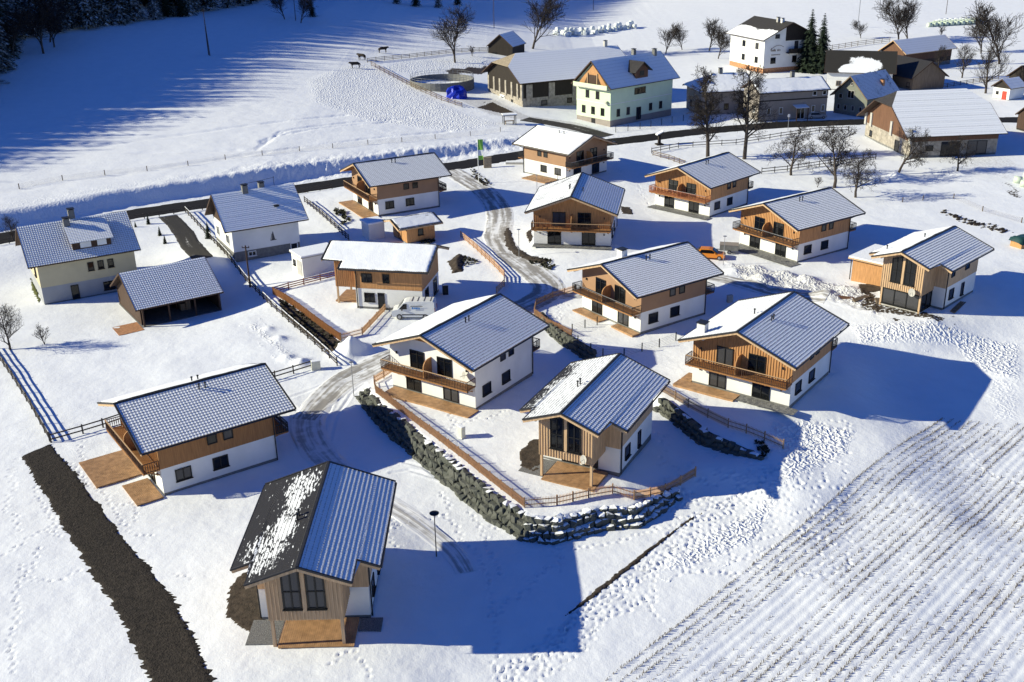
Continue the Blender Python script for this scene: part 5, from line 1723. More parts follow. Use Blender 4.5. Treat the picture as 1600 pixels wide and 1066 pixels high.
# ------------------------------------------------------------------ fences
def fence(name, label, pts, style, mat_, post_sp=2.2, h=.95, rails=2, snow=False, group=None, post_mat=None, ground=True):
    """pts: world points; posts are single parts, rails or pickets one part per bay"""
    P = [Vector((p[0], p[1], 0)) for p in pts]
    posts = []
    for a, b in zip(P[:-1], P[1:]):
        n = max(1, round((b - a).length / post_sp))
        for i in range(n):
            posts.append(a.lerp(b, i / n))
    posts.append(P[-1])
    posts = [on(p) for p in posts]
    c = posts[0].copy()
    root = thing(name, label, 'fence', c, 0, group)
    pm = MB().box(-.06, .06, -.06, .06, -.35, h + .06)
    pmesh = pm.mesh('post'); pmesh.materials.append(M[post_mat or mat_])
    for p in posts:
        o = bpy.data.objects.new('post', pmesh); col.objects.link(o); o.parent = root; o.location = p - c
    for a, b in zip(posts[:-1], posts[1:]):
        a = a - c; b = b - c
        L = (b - a).length
        if L < .05: continue
        mb = MB()
        Z = Vector((0, 0, 1))
        if style == 'picket':
            for zz in (.28, .72):
                mb.bar(a + Z * zz * h / .95, b + Z * zz * h / .95, .04, .08)
            n = max(1, int(L / .13))
            d = (b - a).normalized(); s = d.cross(Z)
            for i in range(n):
                q = a.lerp(b, (i + .5) / n) + s * .03
                mb.bar(q + Z * .06, q + Z * (h + random.uniform(-.02, .02)), .07, .02, up=d)
            nm = 'picket_bay'
        elif style == 'board':
            d = (b - a).normalized(); s = d.cross(Z)
            n = max(1, int(L / .16))
            for i in range(n):
                q = a.lerp(b, (i + .5) / n) + s * .03
                mb.bar(q + Z * .04, q + Z * (h + random.uniform(-.01, .01)), .155, .025, up=d)
            nm = 'board_bay'
        elif style == 'wire':
            for k in range(5):
                zz = h * (k + .6) / 5
                mb.bar(a + Z * zz, b + Z * zz, .012, .012)
            nm = 'wire_bay'
        else:
            for k in range(rails):
                zz = h * (k + .75) / rails
                mb.bar(a + Z * zz, b + Z * zz, .05, .13)
            nm = 'rail_bay'
        o = obj(nm, mb, mat_, root)
        if style in ('picket', 'board', 'wire'): o['kind'] = 'stuff'
        if snow:
            sm = MB()
            zz = h * (rails - .25) / rails + .09
            sm.bar(a + Z * zz, b + Z * zz, .08, .05)
            obj('snow_cap', sm, 'snow_plain', o)
    return root


def w_(px, z=None): return xy(px, z)


fence('picket_fence', 'long pale wooden picket fence on top of the boulder wall', [(-13.4, 109.0), (-15.2, 106.0), (-14.6, 102.6), (-13.0, 100.0), (-9.2, 94.0), (-4.2, 86.4), (.8, 78.6), (3.6, 79.0), (6.4, 80.2), (8.6, 81.1), (10.4, 80.2), (16.6, 85.2)], 'picket', 'wood_fence', 2.0, .95)
fence('board_fence', 'honey coloured board fence above the planted bed', w_([(427, 460), (480, 495), (532, 533)]), 'board', 'wood_honey', 2.4, 1.0)
fence('picket_fence', 'short picket fence running up towards the white van', w_([(533, 532), (566, 523), (600, 487), (606, 480)]), 'picket', 'wood_fence', 2.2, .9)
fence('rail_fence', 'reddish rail fence left of the honey wood chalet', w_([(427, 459), (475, 445), (526, 432)]), 'rail', 'wood_fence_red', 2.4, .9, 3, snow=True)
fence('lane_fence', 'bright wooden board fence along the lane bend', w_([(720, 371), (740, 388), (765, 410), (788, 434), (788, 448), (776, 460)]), 'rail', 'wood_fence', 2.0, 1.0, 4)
fence('picket_fence', 'curved picket fence in front of the tan chalet with chimney', w_([(900, 455), (864, 466), (838, 478), (835, 492), (855, 509), (893, 527)]), 'picket', 'wood_fence', 2.2, .9)
fence('picket_fence', 'picket fence along the boulder bank below the wooden field-side chalet', [(14.6, 102.5), (17.8, 97.0), (21.0, 92.6), (25.6, 89.2)], 'picket', 'wood_fence_grey', 2.2, .95)
fence('rail_fence', 'dark snow-capped rail fence beside the driveway, the longest on the left', w_([(290, 332), (330, 375), (368, 418), (400, 456), (424, 480), (470, 520), (527, 572)]), 'rail', 'fence_dark', 2.2, 1.05, 3, snow=True)
fence('rail_fence', 'dark two-rail fence from the utility cabinet towards the brown chalet', w_([(487, 575), (430, 592), (400, 600)]), 'rail', 'fence_dark', 2.4, 1.0, 2)
fence('rail_fence', 'dark two-rail fence left of the brown chalet', w_([(80, 692), (130, 678), (192, 658)]), 'rail', 'fence_dark', 2.2, 1.0, 2)
fence('rail_fence', 'dark rail fence on a low kerb at the left edge', w_([(-12, 545), (20, 592), (50, 640), (78, 690)]), 'rail', 'fence_dark', 2.2, 1.0, 3)
fence('rail_fence', 'dark rail fence between the white old house and the tan chalet', w_([(476, 316), (505, 340), (530, 362), (545, 376)]), 'rail', 'fence_dark', 2.0, 1.0, 3)
fence('rail_fence', 'dark fence along the near side of the road', [(-79.5, 156.2), (-62.5, 169.2), (-50, 176.4), (-40, 183.6), (-32, 188.0)], 'rail', 'fence_dark', 2.6, .9, 2)
fence('rail_fence', 'pasture fence by the cows running towards the barn', w_([(574, 98), (640, 91), (708, 83), (762, 80)]), 'rail', 'wood_weathered', 3.2, 1.2, 3)
fence('rail_fence', 'pasture fence descending past the round tank', w_([(580, 103), (615, 122), (650, 140), (690, 158), (722, 168)]), 'rail', 'wood_weathered', 3.0, 1.2, 3)
fence('rail_fence', 'farm rail fence between the road and the orchard', w_([(1018, 240), (1060, 231), (1150, 226), (1220, 215), (1280, 207), (1325, 206)]), 'rail', 'fence_dark', 2.8, 1.1, 2)
fence('rail_fence', 'orchard fence behind the wooden chalet with the reddish rail', w_([(1190, 272), (1230, 268), (1280, 260), (1330, 252), (1368, 249)]), 'rail', 'fence_dark', 2.6, 1.1, 2)
fence('rail_fence', 'short grey fence right of the roadside shrine', w_([(1020, 243), (1045, 250), (1070, 259)]), 'rail', 'wood_weathered', 2.2, 1.0, 3)
fence('rail_fence', 'far fence behind the guest house', w_([(1290, 80), (1340, 72), (1390, 66)]), 'rail', 'wood_weathered', 3.5, 1.6, 3)
fence('rail_fence', 'zigzag farm fence near the small outhouse', w_([(1470, 138), (1510, 132), (1560, 124)]), 'rail', 'wood_weathered', 2.6, 1.1, 3)
fence('wire_fence', 'thin dark wire fence in front of the tan chalet with chimney', w_([(894, 520), (914, 513), (933, 508)]), 'wire', 'dark_metal', 2.2, 1.0)
fence('wire_fence', 'thin wire fence crossing below the tan chalet with chimney', w_([(903, 538), (923, 550), (942, 558), (975, 558), (1003, 549), (1030, 542), (1056, 532)]), 'wire', 'dark_metal', 2.4, 1.0)
fence('wire_fence', 'blue-shaded garden fence beside the pale green house', w_([(962, 207), (1000, 202), (1050, 192), (1085, 187)]), 'wire', 'dark_metal', 3.0, 1.4)
stk = [at(u, v) for u, v in ((30, 294), (98, 282), (164, 274), (230, 267), (294, 259), (352, 248), (410, 243), (468, 236), (520, 232), (575, 226), (628, 222), (680, 217), (735, 212), (782, 206))]
fence('pasture_wire', 'row of thin stakes with wire along the top of the road bank', [(p.x, p.y) for p in stk], 'wire', 'wood_weathered', 8, .9)
stk = [at(u, v) for u, v in ((1410, 316), (1442, 313), (1490, 310), (1535, 330), (1596, 348))]
fence('pasture_wire', 'thin stakes in the snow above the glazed chalet', [(p.x, p.y) for p in stk], 'wire', 'wood_weathered', 7, .8)

# ------------------------------------------------------------------ trees
def bare_tree(seed, h, spread=.5, levels=5, r0=None, clear=.25, up=.25, droop=0.0, nb=(9, 6, 5, 4), twig=.012, bl=.52, wob=.13):
    rr = random.Random(seed)
    trunk, crown = MB(), MB()
    r0 = r0 or h * .022

    def grow(p, d, L, r, lvl):
        n = 5 if lvl == 0 else 3
        pts = [p]
        cur = p; dd = d.copy()
        for i in range(n):
            dd = (dd + Vector((rr.gauss(0, wob if lvl == 0 else .15), rr.gauss(0, wob if lvl == 0 else .15), rr.gauss(0, .07) + (up * .12 if lvl else .1) - droop * (lvl > 1) * .15))).normalized()
            cur = cur + dd * (L / n)
            pts.append(cur)
        rad = [max(twig, r * (1 - .75 * i / n)) for i in range(n + 1)]
        tgt = trunk if lvl <= 0 else crown
        sides = 8 if lvl == 0 else (5 if lvl == 1 else 3)
        for i in range(n):
            tgt.tube(pts[i], pts[i + 1], rad[i], rad[i + 1], sides, cap=False)
        if lvl >= levels - 1: return
        k = nb[min(lvl, len(nb) - 1)]
        for j in range(k):
            t = (clear + (1 - clear) * (j + rr.random()) / k) if lvl == 0 else (.2 + .8 * (j + rr.random()) / k)
            t = min(t, .99)
            i = min(int(t * n), n - 1); f = t * n - i
            q = pts[i].lerp(pts[i + 1], f)
            ax = (pts[i + 1] - pts[i]).normalized()
            ph = rr.uniform(0, 6.283)
            s = ax.cross(Vector((0, 0, 1)))
            if s.length < .1: s = Vector((1, 0, 0))
            s.normalize(); s2 = ax.cross(s)
            side = s * math.cos(ph) + s2 * math.sin(ph)
            sp_ = rr.uniform(.6, 1.0)
            nd = (ax * (1 - spread * sp_) + side * (spread * 1.4 * sp_) + Vector((0, 0, up * .5))).normalized()
            grow(q, nd, L * rr.uniform(.8, 1.2) * ((bl * (1.2 - .6 * t)) if lvl == 0 else .52), max(twig, rad[i] * .55), lvl + 1)
    grow(Vector((0, 0, -.3)), Vector((rr.gauss(0, .03), rr.gauss(0, .03), 1)), h * .8, r0, 0)
    tm = trunk.mesh('trunk'); tm.materials.append(M['bark'])
    cm = crown.mesh('crown'); cm.materials.append(M['bark_dark'])
    return tm, cm


TREES = {}


def plant(kind, label, p, rot=0, s=1.0, name='bare_tree', group=None, cat='tree'):
    tm, cm = TREES[kind]
    root = thing(name, label, cat, p, rot, group, s)
    obj('trunk', tm, None, root); obj('crown', cm, None, root)
    return root


TREES['tall'] = bare_tree(3, 15, .55, 5, .30, .2, .18, .3, nb=(26, 6, 5, 4), twig=.018, bl=.26, wob=.04)
TREES['tall2'] = bare_tree(9, 15, .55, 5, .30, .25, .18, .3, nb=(24, 6, 5, 4), twig=.018, bl=.24, wob=.05)
TREES['apple'] = bare_tree(21, 7, .72, 5, .2, .2, .28, .3, nb=(10, 7, 5, 4), twig=.016)
TREES['apple2'] = bare_tree(35, 7, .68, 5, .2, .22, .35, .3, nb=(10, 7, 5, 4), twig=.016)
TREES['bushy'] = bare_tree(44, 8, .6, 5, .2, .12, .5, 0, nb=(12, 7, 5, 4), twig=.012)
TREES['far'] = bare_tree(51, 12, .5, 4, .24, .15, .3, nb=(16, 9, 7), twig=.03)
TREES['shrub'] = bare_tree(61, 2.2, .6, 4, .06, .1, .5, nb=(9, 6, 4), twig=.012)


def put(kind, u, v, label, hpx=None, s=1.0, **k):
    p = at(u, v); p = on(p, -.02)
    return plant(kind, label, p, random.uniform(0, 6.2), s, **k)


ORCH = 'bare fruit trees in the orchard'
put('tall', 1106, 246, 'tall bare tree behind the wooden chalet, left of the tall pair', s=1.32)
put('tall2', 1163, 249, 'tall bare tree behind the wooden chalet, right of the tall pair', s=1.38)
put('apple', 1236, 274, 'wide bare fruit tree left of the orchard group', s=1.30)
put('apple2', 1303, 294, 'dense many-stemmed bare tree in the middle of the orchard group', s=1.62)
put('apple', 1337, 309, 'small bare fruit tree nearest the right-hand wooden chalet', s=1.17)
put('apple2', 1403, 272, 'gnarled bare fruit tree in front of the big barn', s=1.23)
put('apple', 1496, 268, 'small bare fruit tree below the big barn roof', s=0.94)
put('shrub', 1277, 293, 'low bare shrub beside the many-stemmed orchard tree', s=1.0, cat='shrub', name='bare_shrub')
put('bushy', 16, 546, 'dark bare fruit tree at the left edge', s=.72)
put('shrub', 70, 538, 'small bare shrub in the snow at left', s=1.25, cat='shrub', name='bare_shrub')
put('bushy', 20, 375, 'stunted dark tree behind the cream old house', s=.5)
put('far', 711, 98, 'bare tree inside the cow paddock', s=1.30)
put('shrub', 738, 88, 'pollarded stump tree in the paddock', s=1.6)
put('far', 832, 76, 'wide bare tree behind the big barn', s=1.56)
put('far', 1404, 66, 'cluster of tall bare trees right of the guest house', s=1.27)
put('far', 1418, 66, 'slender bare tree beside the tall cluster', s=1.17)
put('far', 1040, 84, 'small round bare tree right of the pale green house', s=0.81)
put('far', 1108, 80, 'spreading bare tree left of the guest house', s=0.91)
put('far', 1122, 92, 'thin bare tree just left of the guest house wall', s=0.78)
put('far', 1066, 78, 'pale thin bare tree between two darker ones', s=0.65)
put('bushy', 1503, 122, 'slim leaning bare tree beside the long dark shed', s=1.1)
put('bushy', 1540, 146, 'large spreading bare tree above the small outhouse', s=1.5)
put('far', 1533, 84, 'bare tree behind the spreading tree at right', s=0.98)
put('far', 1562, 100, 'tall bare tree at the upper right edge', s=1.49)
put('bushy', 1466, 108, 'bare tree in front of the long dark shed', s=.8)
put('shrub', 1470, 58, 'small bare tree behind the long dark shed roof', s=2.0)
put('far', 1345, 60, 'far bare bush behind the spruces', s=0.52)


def conifer(seed, h, rad, mat_, frost=False, dens=1.0):
    rr = random.Random(seed)
    crown, trunk = MB(), MB()
    trunk.tube((0, 0, -.5), (0, 0, h * .97), h * .018, .03, 6, cap=False)
    z = h * .08
    while z < h * .985:
        f = 1 - z / h
        r = rad * (f ** .85) * rr.uniform(.8, 1.1) + .12
        n = max(5, int((9 + 7 * f) * dens))
        a0 = rr.uniform(0, 6.28)
        for i in range(n):
            a = a0 + 2 * math.pi * i / n + rr.uniform(-.25, .25)
            L = r * rr.uniform(.65, 1.12)
            d = Vector((math.cos(a), math.sin(a), 0)); s = Vector((-d.y, d.x, 0))
            drop = L * rr.uniform(.25, .5)
            seg = 3
            wd = L * .2 + .1
            for k in range(seg):
                t0, t1 = k / seg, (k + 1) / seg
                p0 = d * (L * t0) + Vector((0, 0, z - drop * t0 ** 1.3)); p1 = d * (L * t1) + Vector((0, 0, z - drop * t1 ** 1.3))
                w0 = wd * (1 - t0 * .6)
                jj = rr.uniform(-.1, .1) * L
                crown.add([p0, p1 + s * (w0 + jj) - Vector((0, 0, w0 * .5)), p1 - s * (w0 - jj) - Vector((0, 0, w0 * .5))], [(0, 1, 2)])
                crown.add([p0 + s * w0 * .2, p0 - s * w0 * .2, p1 - Vector((0, 0, w0 * .9 + rr.uniform(0, .2)))], [(0, 1, 2)])
        z += h * rr.uniform(.022, .036) / dens + .05
    tm = trunk.mesh('trunk'); tm.materials.append(M['bark_dark'])
    cm = crown.mesh('crown'); cm.materials.append(M[mat_])
    return tm, cm


def frosted():
    m, n, l, b = nt('needle_snowy')
    b.inputs['Roughness'].default_value = .8
    geo = n.new('ShaderNodeNewGeometry'); tc = n.new('ShaderNodeTexCoord')
    nz = n.new('ShaderNodeTexNoise'); nz.inputs['Scale'].default_value = .7; nz.inputs['Detail'].default_value = 6
    nz.inputs['Roughness'].default_value = .75
    l.new(tc.outputs['Object'], nz.inputs['Vector'])
    k = sstep(n, l, nz.outputs[0], .46, .60)
    l.new(mixc(n, l, math_node(n, l, 'MULTIPLY', k, .8), (.016, .024, .018), (.6, .63, .66)), b.inputs['Base Color'])


frosted()
TREES['spruce'] = conifer(5, 17, 4.6, 'needle_dark', dens=1.35)
TREES['spruce2'] = conifer(6, 16, 4.2, 'needle_dark', dens=1.35)
TREES['snow1'] = conifer(7, 24, 4.4, 'needle_snowy')
TREES['snow2'] = conifer(8, 22, 4.0, 'needle_snowy')
TREES['dark1'] = conifer(10, 24, 4.2, 'needle_dark')
p = on(at(1262, 112)); plant('spruce', 'dark spruce beside the guest house, left of the pair', p, 0, 1.02, name='spruce_tree')
p = on(at(1281, 113)); plant('spruce2', 'dark spruce beside the guest house, right of the pair', p, 1, 1.02, name='spruce_tree')

# the wood along the upper left edge of the field; most of it stands outside the picture and shades the field
EDGE = WOOD_EDGE
rt = random.Random(12)
ep = resample([(a, b, 0) for a, b in EDGE], 4.0)
shown = 0
wood = MB()
WOODV, WOODF, wood_n = [], [], 0
cache_np = {}
TREES['low1'] = conifer(17, 25, 7.2, 'needle_snowy', dens=.5)
TREES['low2'] = conifer(18, 23, 6.6, 'needle_snowy', dens=.5)
for k_ in ('low1', 'low2'):
    cm = TREES[k_][1]
    v = np.empty(len(cm.vertices) * 3, np.float32); cm.vertices.foreach_get('co', v)
    cache_np[k_] = (v.reshape(-1, 3), [tuple(p.vertices) for p in cm.polygons])


def in_view(p):
    d = Vector(p) - CAM
    zc = d.dot(_fw)
    u = 800 + F_PX * d.dot(_rt) / zc; v = 533 - F_PX * d.dot(_up) / zc
    return u, v


for row in (0, 1, 2, 8.2, 9.0, 9.8, 10.6, 11.4, 12.2):
    for i, e in enumerate(ep):
        x = e.x - row * (rt.uniform(4.6, 6) if row < 3 else 5.3) + rt.uniform(-2.2, 2.2); y = e.y + min(row, 2) * 2.0 + rt.uniform(-2, 2)
        if row == 0 and rt.random() < .22: continue
        z = float(gz(x, y))
        s = rt.uniform(.72, 1.15) if row < 3 else rt.uniform(.7, .92)
        kind = rt.choice(['snow1', 'snow2', 'snow1', 'dark1'])
        kind2 = rt.choice(['low1', 'low2'])
        u, v = in_view((x, y, z))
        if -10 < u < 760 and -10 < v and row < 2:
            plant(kind, 'snow-dusted spruce in the shaded wood at the upper left', (x, y, z), rt.uniform(0, 6.2), s, name='forest_spruce', group='trees of the shaded wood')
            shown += 1
        else:
            vv, ff = cache_np[kind2]
            a = rt.uniform(0, 6.2); c_, s_2 = math.cos(a) * s, math.sin(a) * s
            b0 = wood_n; wood_n += len(vv)
            WOODV.append(np.stack([vv[:, 0] * c_ - vv[:, 1] * s_2 + x, vv[:, 0] * s_2 + vv[:, 1] * c_ + y, vv[:, 2] * s + z], -1))
            WOODF += [tuple(q + b0 for q in f) for f in ff]
wm = bpy.data.meshes.new('distant_wood'); wm.from_pydata(np.concatenate(WOODV).tolist(), [], WOODF); wm.update()
tag(obj('distant_wood', wm, 'needle_snowy'), 'mass of snowy spruces of the wood on the shaded slope', 'wood', kind='stuff')
# bare trunks at the wood's edge
for (u, v, s, lb_) in ((22, 95, 1.1, 'leftmost bare tree standing before the shaded wood'), (68, 84, 1.25, 'thickest bare trunk before the shaded wood, second from left'), (78, 66, 1.0, 'slim bare tree deeper in the corner of the wood'),
                       (85, 74, .95, 'slim bare tree at the corner of the shaded wood, nearest the field'), (445, 30, .8, 'bare tree at the top of the shaded field, left of a pair'), (470, 36, .8, 'bare tree at the top of the shaded field, right of a pair')):
    put('far', u, v, lb_, s=s, group='bare trees at the edge of the wood')
for i, (u, v, s) in enumerate(((250, 22, .6), (285, 26, .62), (310, 18, .5), (488, 26, .4), (620, 6, .5), (650, 10, .55), (685, 12, .5), (715, 8, .5))):
    p = on(at(u, v)); plant(('snow1', 'dark1')[i % 2], '%s dark spruce counted from the left along the top edge of the shaded field' % ('first', 'second', 'third', 'fourth', 'fifth', 'sixth', 'seventh', 'eighth')[i], p, i, s, name='forest_spruce', group='spruces along the top edge')

# ------------------------------------------------------------------ stubble
sv, sf = [], []
A0 = at(942, 1066); A1_ = at(1440, 676)
dv = Vector((A1_.x - A0.x, A1_.y - A0.y)); dv.normalize()
nv = Vector((dv.y, -dv.x))
rs_ = np.random.RandomState(9)
ROWSP = .74
for r_i in range(75):
    off = r_i * ROWSP + (r_i % 2) * .06
    t = -22 + np.cumsum(rs_.uniform(.04, .10, 1400))
    thin = .1 + .75 * vnoise(np.array([r_i * .41]), np.array([3.3]), 4)[0]
    if r_i % 6 == 5: thin = .8
    if r_i < 3: thin = .2
    x = A0.x + dv.x * t + nv.x * off + rs_.randn(1400) * .03; y = A0.y + dv.y * t + nv.y * off + rs_.randn(1400) * .03
    den = .65 * vnoise(t * .12, np.full(1400, off * .7), 15) + .35 * vnoise(x * .5, y * .5, 16)
    ok = (y > 50) & (y < 99 - .15 * np.maximum(0, x - 36)) & (x < 70) & (rs_.rand(1400) > thin + (1 - den) * 1.3 - .62)
    x, y, den = x[ok], y[ok], den[ok]
    if not len(x): continue
    z = gz(x, y)
    for x, y, z, dn in zip(x, y, z, den):
        h = rs_.uniform(.05, .24) * (1.0 if dn > .4 else .7); w2 = rs_.uniform(.012, .024)
        lx, ly = rs_.randn(2) * .05
        b0 = len(sv)
        sv += [(x - w2, y - w2, z - .05), (x + w2, y - w2, z - .05), (x, y + w2, z - .05), (x - w2 + lx, y - w2 + ly, z + h), (x + w2 + lx, y - w2 + ly, z + h), (x + lx, y + w2 + ly, z + h)]
        sf += [(b0, b0 + 1, b0 + 4, b0 + 3), (b0 + 1, b0 + 2, b0 + 5, b0 + 4), (b0 + 2, b0, b0 + 3, b0 + 5), (b0 + 3, b0 + 4, b0 + 5)]
m = bpy.data.meshes.new('maize_stubble'); m.from_pydata(sv, [], sf); m.update()
mat('straw', (.20, .155, .105), .9, .3, 4)
tag(obj('maize_stubble', m, 'straw'), 'rows of maize stubble poking through the snowy field', 'stubble', kind='stuff')
print('stubble', len(sv) // 6, 'forest', shown)
# ------------------------------------------------------------------ vehicles
def wheel(root, x, y, r=.34, wd=.22, side=1):
    t = MB().tube((x, y - wd / 2, r), (x, y + wd / 2, r), r, r, 16)
    wv = obj('wheel', MB().tube((x, y - wd / 2 - .005, r), (x, y + wd / 2 + .005, r), r * .62, r * .62, 14), 'rim', root)
    ty = MB()
    n = 18
    for k in range(n):
        a = 2 * math.pi * k / n; b = 2 * math.pi * (k + 1) / n
        q = []
        for ang in (a, b):
            for rad, yy in ((r * .6, -wd / 2), (r * .95, -wd / 2), (r, -wd / 2 + .04), (r, wd / 2 - .04), (r * .95, wd / 2), (r * .6, wd / 2)):
                q.append((x + rad * math.cos(ang), y + yy, r + rad * math.sin(ang)))
        ty.add(q, [(j, j + 1, j + 7, j + 6) for j in range(5)])
    obj('tyre', ty, 'tyre', wv, fix=True)


def car_body(profile, hw, roof_in, z_belt, name, mat_, root):
    """side profile (x, z) closed, lofted across the width with tumblehome above the belt line"""
    mb = MB()
    secs = []
    for f in (-1, -.93, 0, .93, 1):
        ring = []
        for (x, z) in profile:
            inn = roof_in * max(0, (z - z_belt)) if abs(f) > .5 else 0
            sh = .04 if abs(f) == 1 else 0
            ring.append((x * (1 - sh * .25), f * hw - math.copysign(inn, f) if f else 0, z - (sh if z > z_belt else -sh * .3)))
        secs.append(ring)
    n = len(profile)
    base = []
    for r in secs: base += r
    fs = []
    for k in range(len(secs) - 1):
        for i in range(n):
            j = (i + 1) % n
            fs.append((k * n + i, k * n + j, (k + 1) * n + j, (k + 1) * n + i))
    fs.append(tuple(range(n - 1, -1, -1))); fs.append(tuple((len(secs) - 1) * n + i for i in range(n)))
    mb.add(base, fs)
    return obj(name, mb, mat_, root, smooth=False, fix=True)


p = on(at(632, 498))
van = thing('delivery_van', 'white panel van with blue lettering parked beside the honey wood chalet', 'van', p + Vector((1.2, .6, .02)), R(176))
prof = [(-2.7, .36), (2.55, .36), (2.7, .5), (2.73, .9), (2.58, 1.16), (1.95, 1.36), (1.25, 2.12), (.95, 2.3), (.5, 2.38), (-2.5, 2.4), (-2.68, 2.28), (-2.74, 1.0)]
car_body(prof, .99, .10, 1.2, 'body', 'car_white', van)
for sd in (-1, 1):
    obj('side_window', MB().ext([(.75, sd * .975, 1.4), (1.72, sd * .985, 1.4), (1.14, sd * .91, 2.05), (.75, sd * .91, 2.08)], (0, sd * .04, 0)), 'pane_glass', van, fix=True)
    obj('side_trim', MB().box(-1.5, 1.4, sd * 1.0 - .015, sd * 1.0 + .015, .62, .74), 'print_dark', van)
    obj('mirror', MB().box(1.28, 1.42, sd * 1.05 - .08, sd * 1.05 + .14 * sd, 1.25, 1.5) if sd > 0 else MB().box(1.28, 1.42, -1.2, -.97, 1.25, 1.5), 'print_dark', van)
    obj('headlight', MB().box(2.5, 2.66, sd * .75 - .16, sd * .75 + .16, .88, 1.08), 'lamp_glass', van)
    obj('tail_light', MB().box(-2.77, -2.7, sd * .85 - .08, sd * .85 + .08, .9, 1.5), 'tail_red', van)
    for xx in (1.72, -1.55):
        wheel(van, xx, sd * .92, .37, .22)
wsv = MB().ext([(1.9, -.82, 1.42), (1.9, .82, 1.42), (1.32, .74, 2.06), (1.32, -.74, 2.06)], (.04, 0, .03))
obj('windscreen', wsv, 'pane_glass', van, fix=True)
for xx in (-2.2, -1.4, -.6, .1): obj('roof_rib', MB().box(xx - .04, xx + .04, -.8, .8, 2.4, 2.43), 'print_dark', van)
obj('bumper', MB().box(2.6, 2.8, -.9, .9, .4, .62), 'print_dark', van)
lt = MB()
for i in range(9):
    lt.box(.25 - i * .17, .13 - i * .17 + .0, 1.006, 1.02, 1.72, 1.82)
obj('lettering', lt, 'print_dark', van)
# the heavier blue line under it, too small to read
lb = MB()
x0 = .1
for k_, (wd_, hh_) in enumerate(((.16, .24), (.06, .2), (.15, .22), (.15, .24), (.07, .24), (.14, .22))):
    lb.box(x0 - wd_, x0, 1.004, 1.022, 1.4, 1.4 + hh_)
    x0 -= wd_ + .05
obj('lettering', lb, 'print_blue', van)

p = on(at(1112, 406))
car = thing('parked_car', 'orange hatchback parked by the trailer near the lane lamp', 'car', p + Vector((0, .9, .02)), R(-16))
prof = [(-2.0, .3), (1.95, .3), (2.05, .5), (2.0, .72), (1.85, .8), (.95, .92), (.25, 1.42), (-.2, 1.5), (-1.4, 1.47), (-1.85, 1.1), (-2.03, .85), (-2.06, .5)]
car_body(prof, .88, .28, .9, 'body', 'car_orange', car)
for sd in (-1, 1):
    obj('side_window', MB().ext([(.78, sd * .875, .95), (-1.55, sd * .875, .98), (-1.3, sd * .74, 1.38), (-.1, sd * .735, 1.41), (.22, sd * .74, 1.36)], (0, sd * .03, 0)), 'pane_glass', car, fix=True)
    obj('headlight', MB().box(1.86, 2.0, sd * .62 - .18, sd * .62 + .18, .6, .76), 'lamp_glass', car)
    obj('tail_light', MB().box(-2.06, -1.9, sd * .68 - .12, sd * .68 + .12, .75, 1.0), 'tail_red', car)
    obj('mirror', MB().box(.55, .7, min(sd * .9, sd * 1.02), max(sd * .9, sd * 1.02), .92, 1.05), 'car_orange', car)
    for xx in (1.28, -1.28): wheel(car, xx, sd * .82, .32, .2)
obj('windscreen', MB().ext([(.97, -.74, .95), (.97, .74, .95), (.33, .62, 1.4), (.33, -.62, 1.4)], (.03, 0, .03)), 'pane_glass', car, fix=True)
obj('rear_window', MB().ext([(-1.9, -.7, 1.08), (-1.9, .7, 1.08), (-1.5, .6, 1.42), (-1.5, -.6, 1.42)], (-.03, 0, .03)), 'pane_glass', car, fix=True)
p = on(at(1140, 397))
tr = thing('trailer', 'grey covered trailer beside the orange car', 'trailer', p + Vector((0, .6, .02)), R(-14))
obj('box', MB().box(-1.3, 1.3, -.7, .7, .45, 1.25), 'concrete_dark', tr)
obj('cover', MB().box(-1.34, 1.34, -.74, .74, 1.255, 1.36), 'grey_plaster', tr)
obj('drawbar', MB().bar((-1.3, 0, .42), (-2.4, 0, .42), .08, .1), 'dark_metal', tr)
for sd in (-1, 1): wheel(tr, .1, sd * .82, .29, .18)
p = on(at(1276, 186))
c2 = thing('parked_car', 'silver car parked in front of the low grey house', 'car', p + Vector((0, .5, .02)), R(4))
car_body([(a * 1.1, b) for a, b in prof], .9, .28, .9, 'body', 'car_grey', c2)
for sd in (-1, 1):
    obj('side_window', MB().ext([(.78, sd * .9, .95), (-1.6, sd * .9, .98), (-1.4, sd * .76, 1.38), (.22, sd * .76, 1.38)], (0, sd * .03, 0)), 'pane_glass', c2, fix=True)
    for xx in (1.4, -1.4): wheel(c2, xx, sd * .84, .33, .2)
obj('windscreen', MB().ext([(1.0, -.74, .95), (1.0, .74, .95), (.33, .62, 1.4), (.33, -.62, 1.4)], (.03, 0, .03)), 'pane_glass', c2, fix=True)

# ------------------------------------------------------------------ lamps and poles
def lamp(u, v, label, h=4.0, big=False, mat_='grey_metal', z=None):
    p = on(at(u, v, z=z))
    t = thing('street_lamp', label, 'street lamp', p, random.uniform(0, 3), 'street lamps of the estate')
    obj('pole', MB().tube((0, 0, -.3), (0, 0, h), .05, .035, 8), mat_, t)
    if big:
        obj('lamp_head', MB().lathe([(.04, h - .05), (.38, h), (.40, h + .05), (.30, h + .10), (.05, h + .16)], 16), mat_, t)
    else:
        obj('lamp_head', MB().lathe([(.04, h - .03), (.26, h), (.27, h + .04), (.04, h + .09)], 12), mat_, t)
    return t


lamp(682, 870, 'dark disc-topped street lamp standing in the snow right of the front chalet', 4.1, True, 'dark_metal')
lamp(553, 620, 'slim grey street lamp at the top of the boulder wall bend', 4.0)
lamp(811, 403, 'slim grey street lamp on the dark bank of the lane bend', 4.2)
lamp(1130, 414, 'slim grey street lamp beside the orange car', 4.2)
lamp(839, 300, 'short grey lamp in front of the chalet nearest the junction', 3.0)


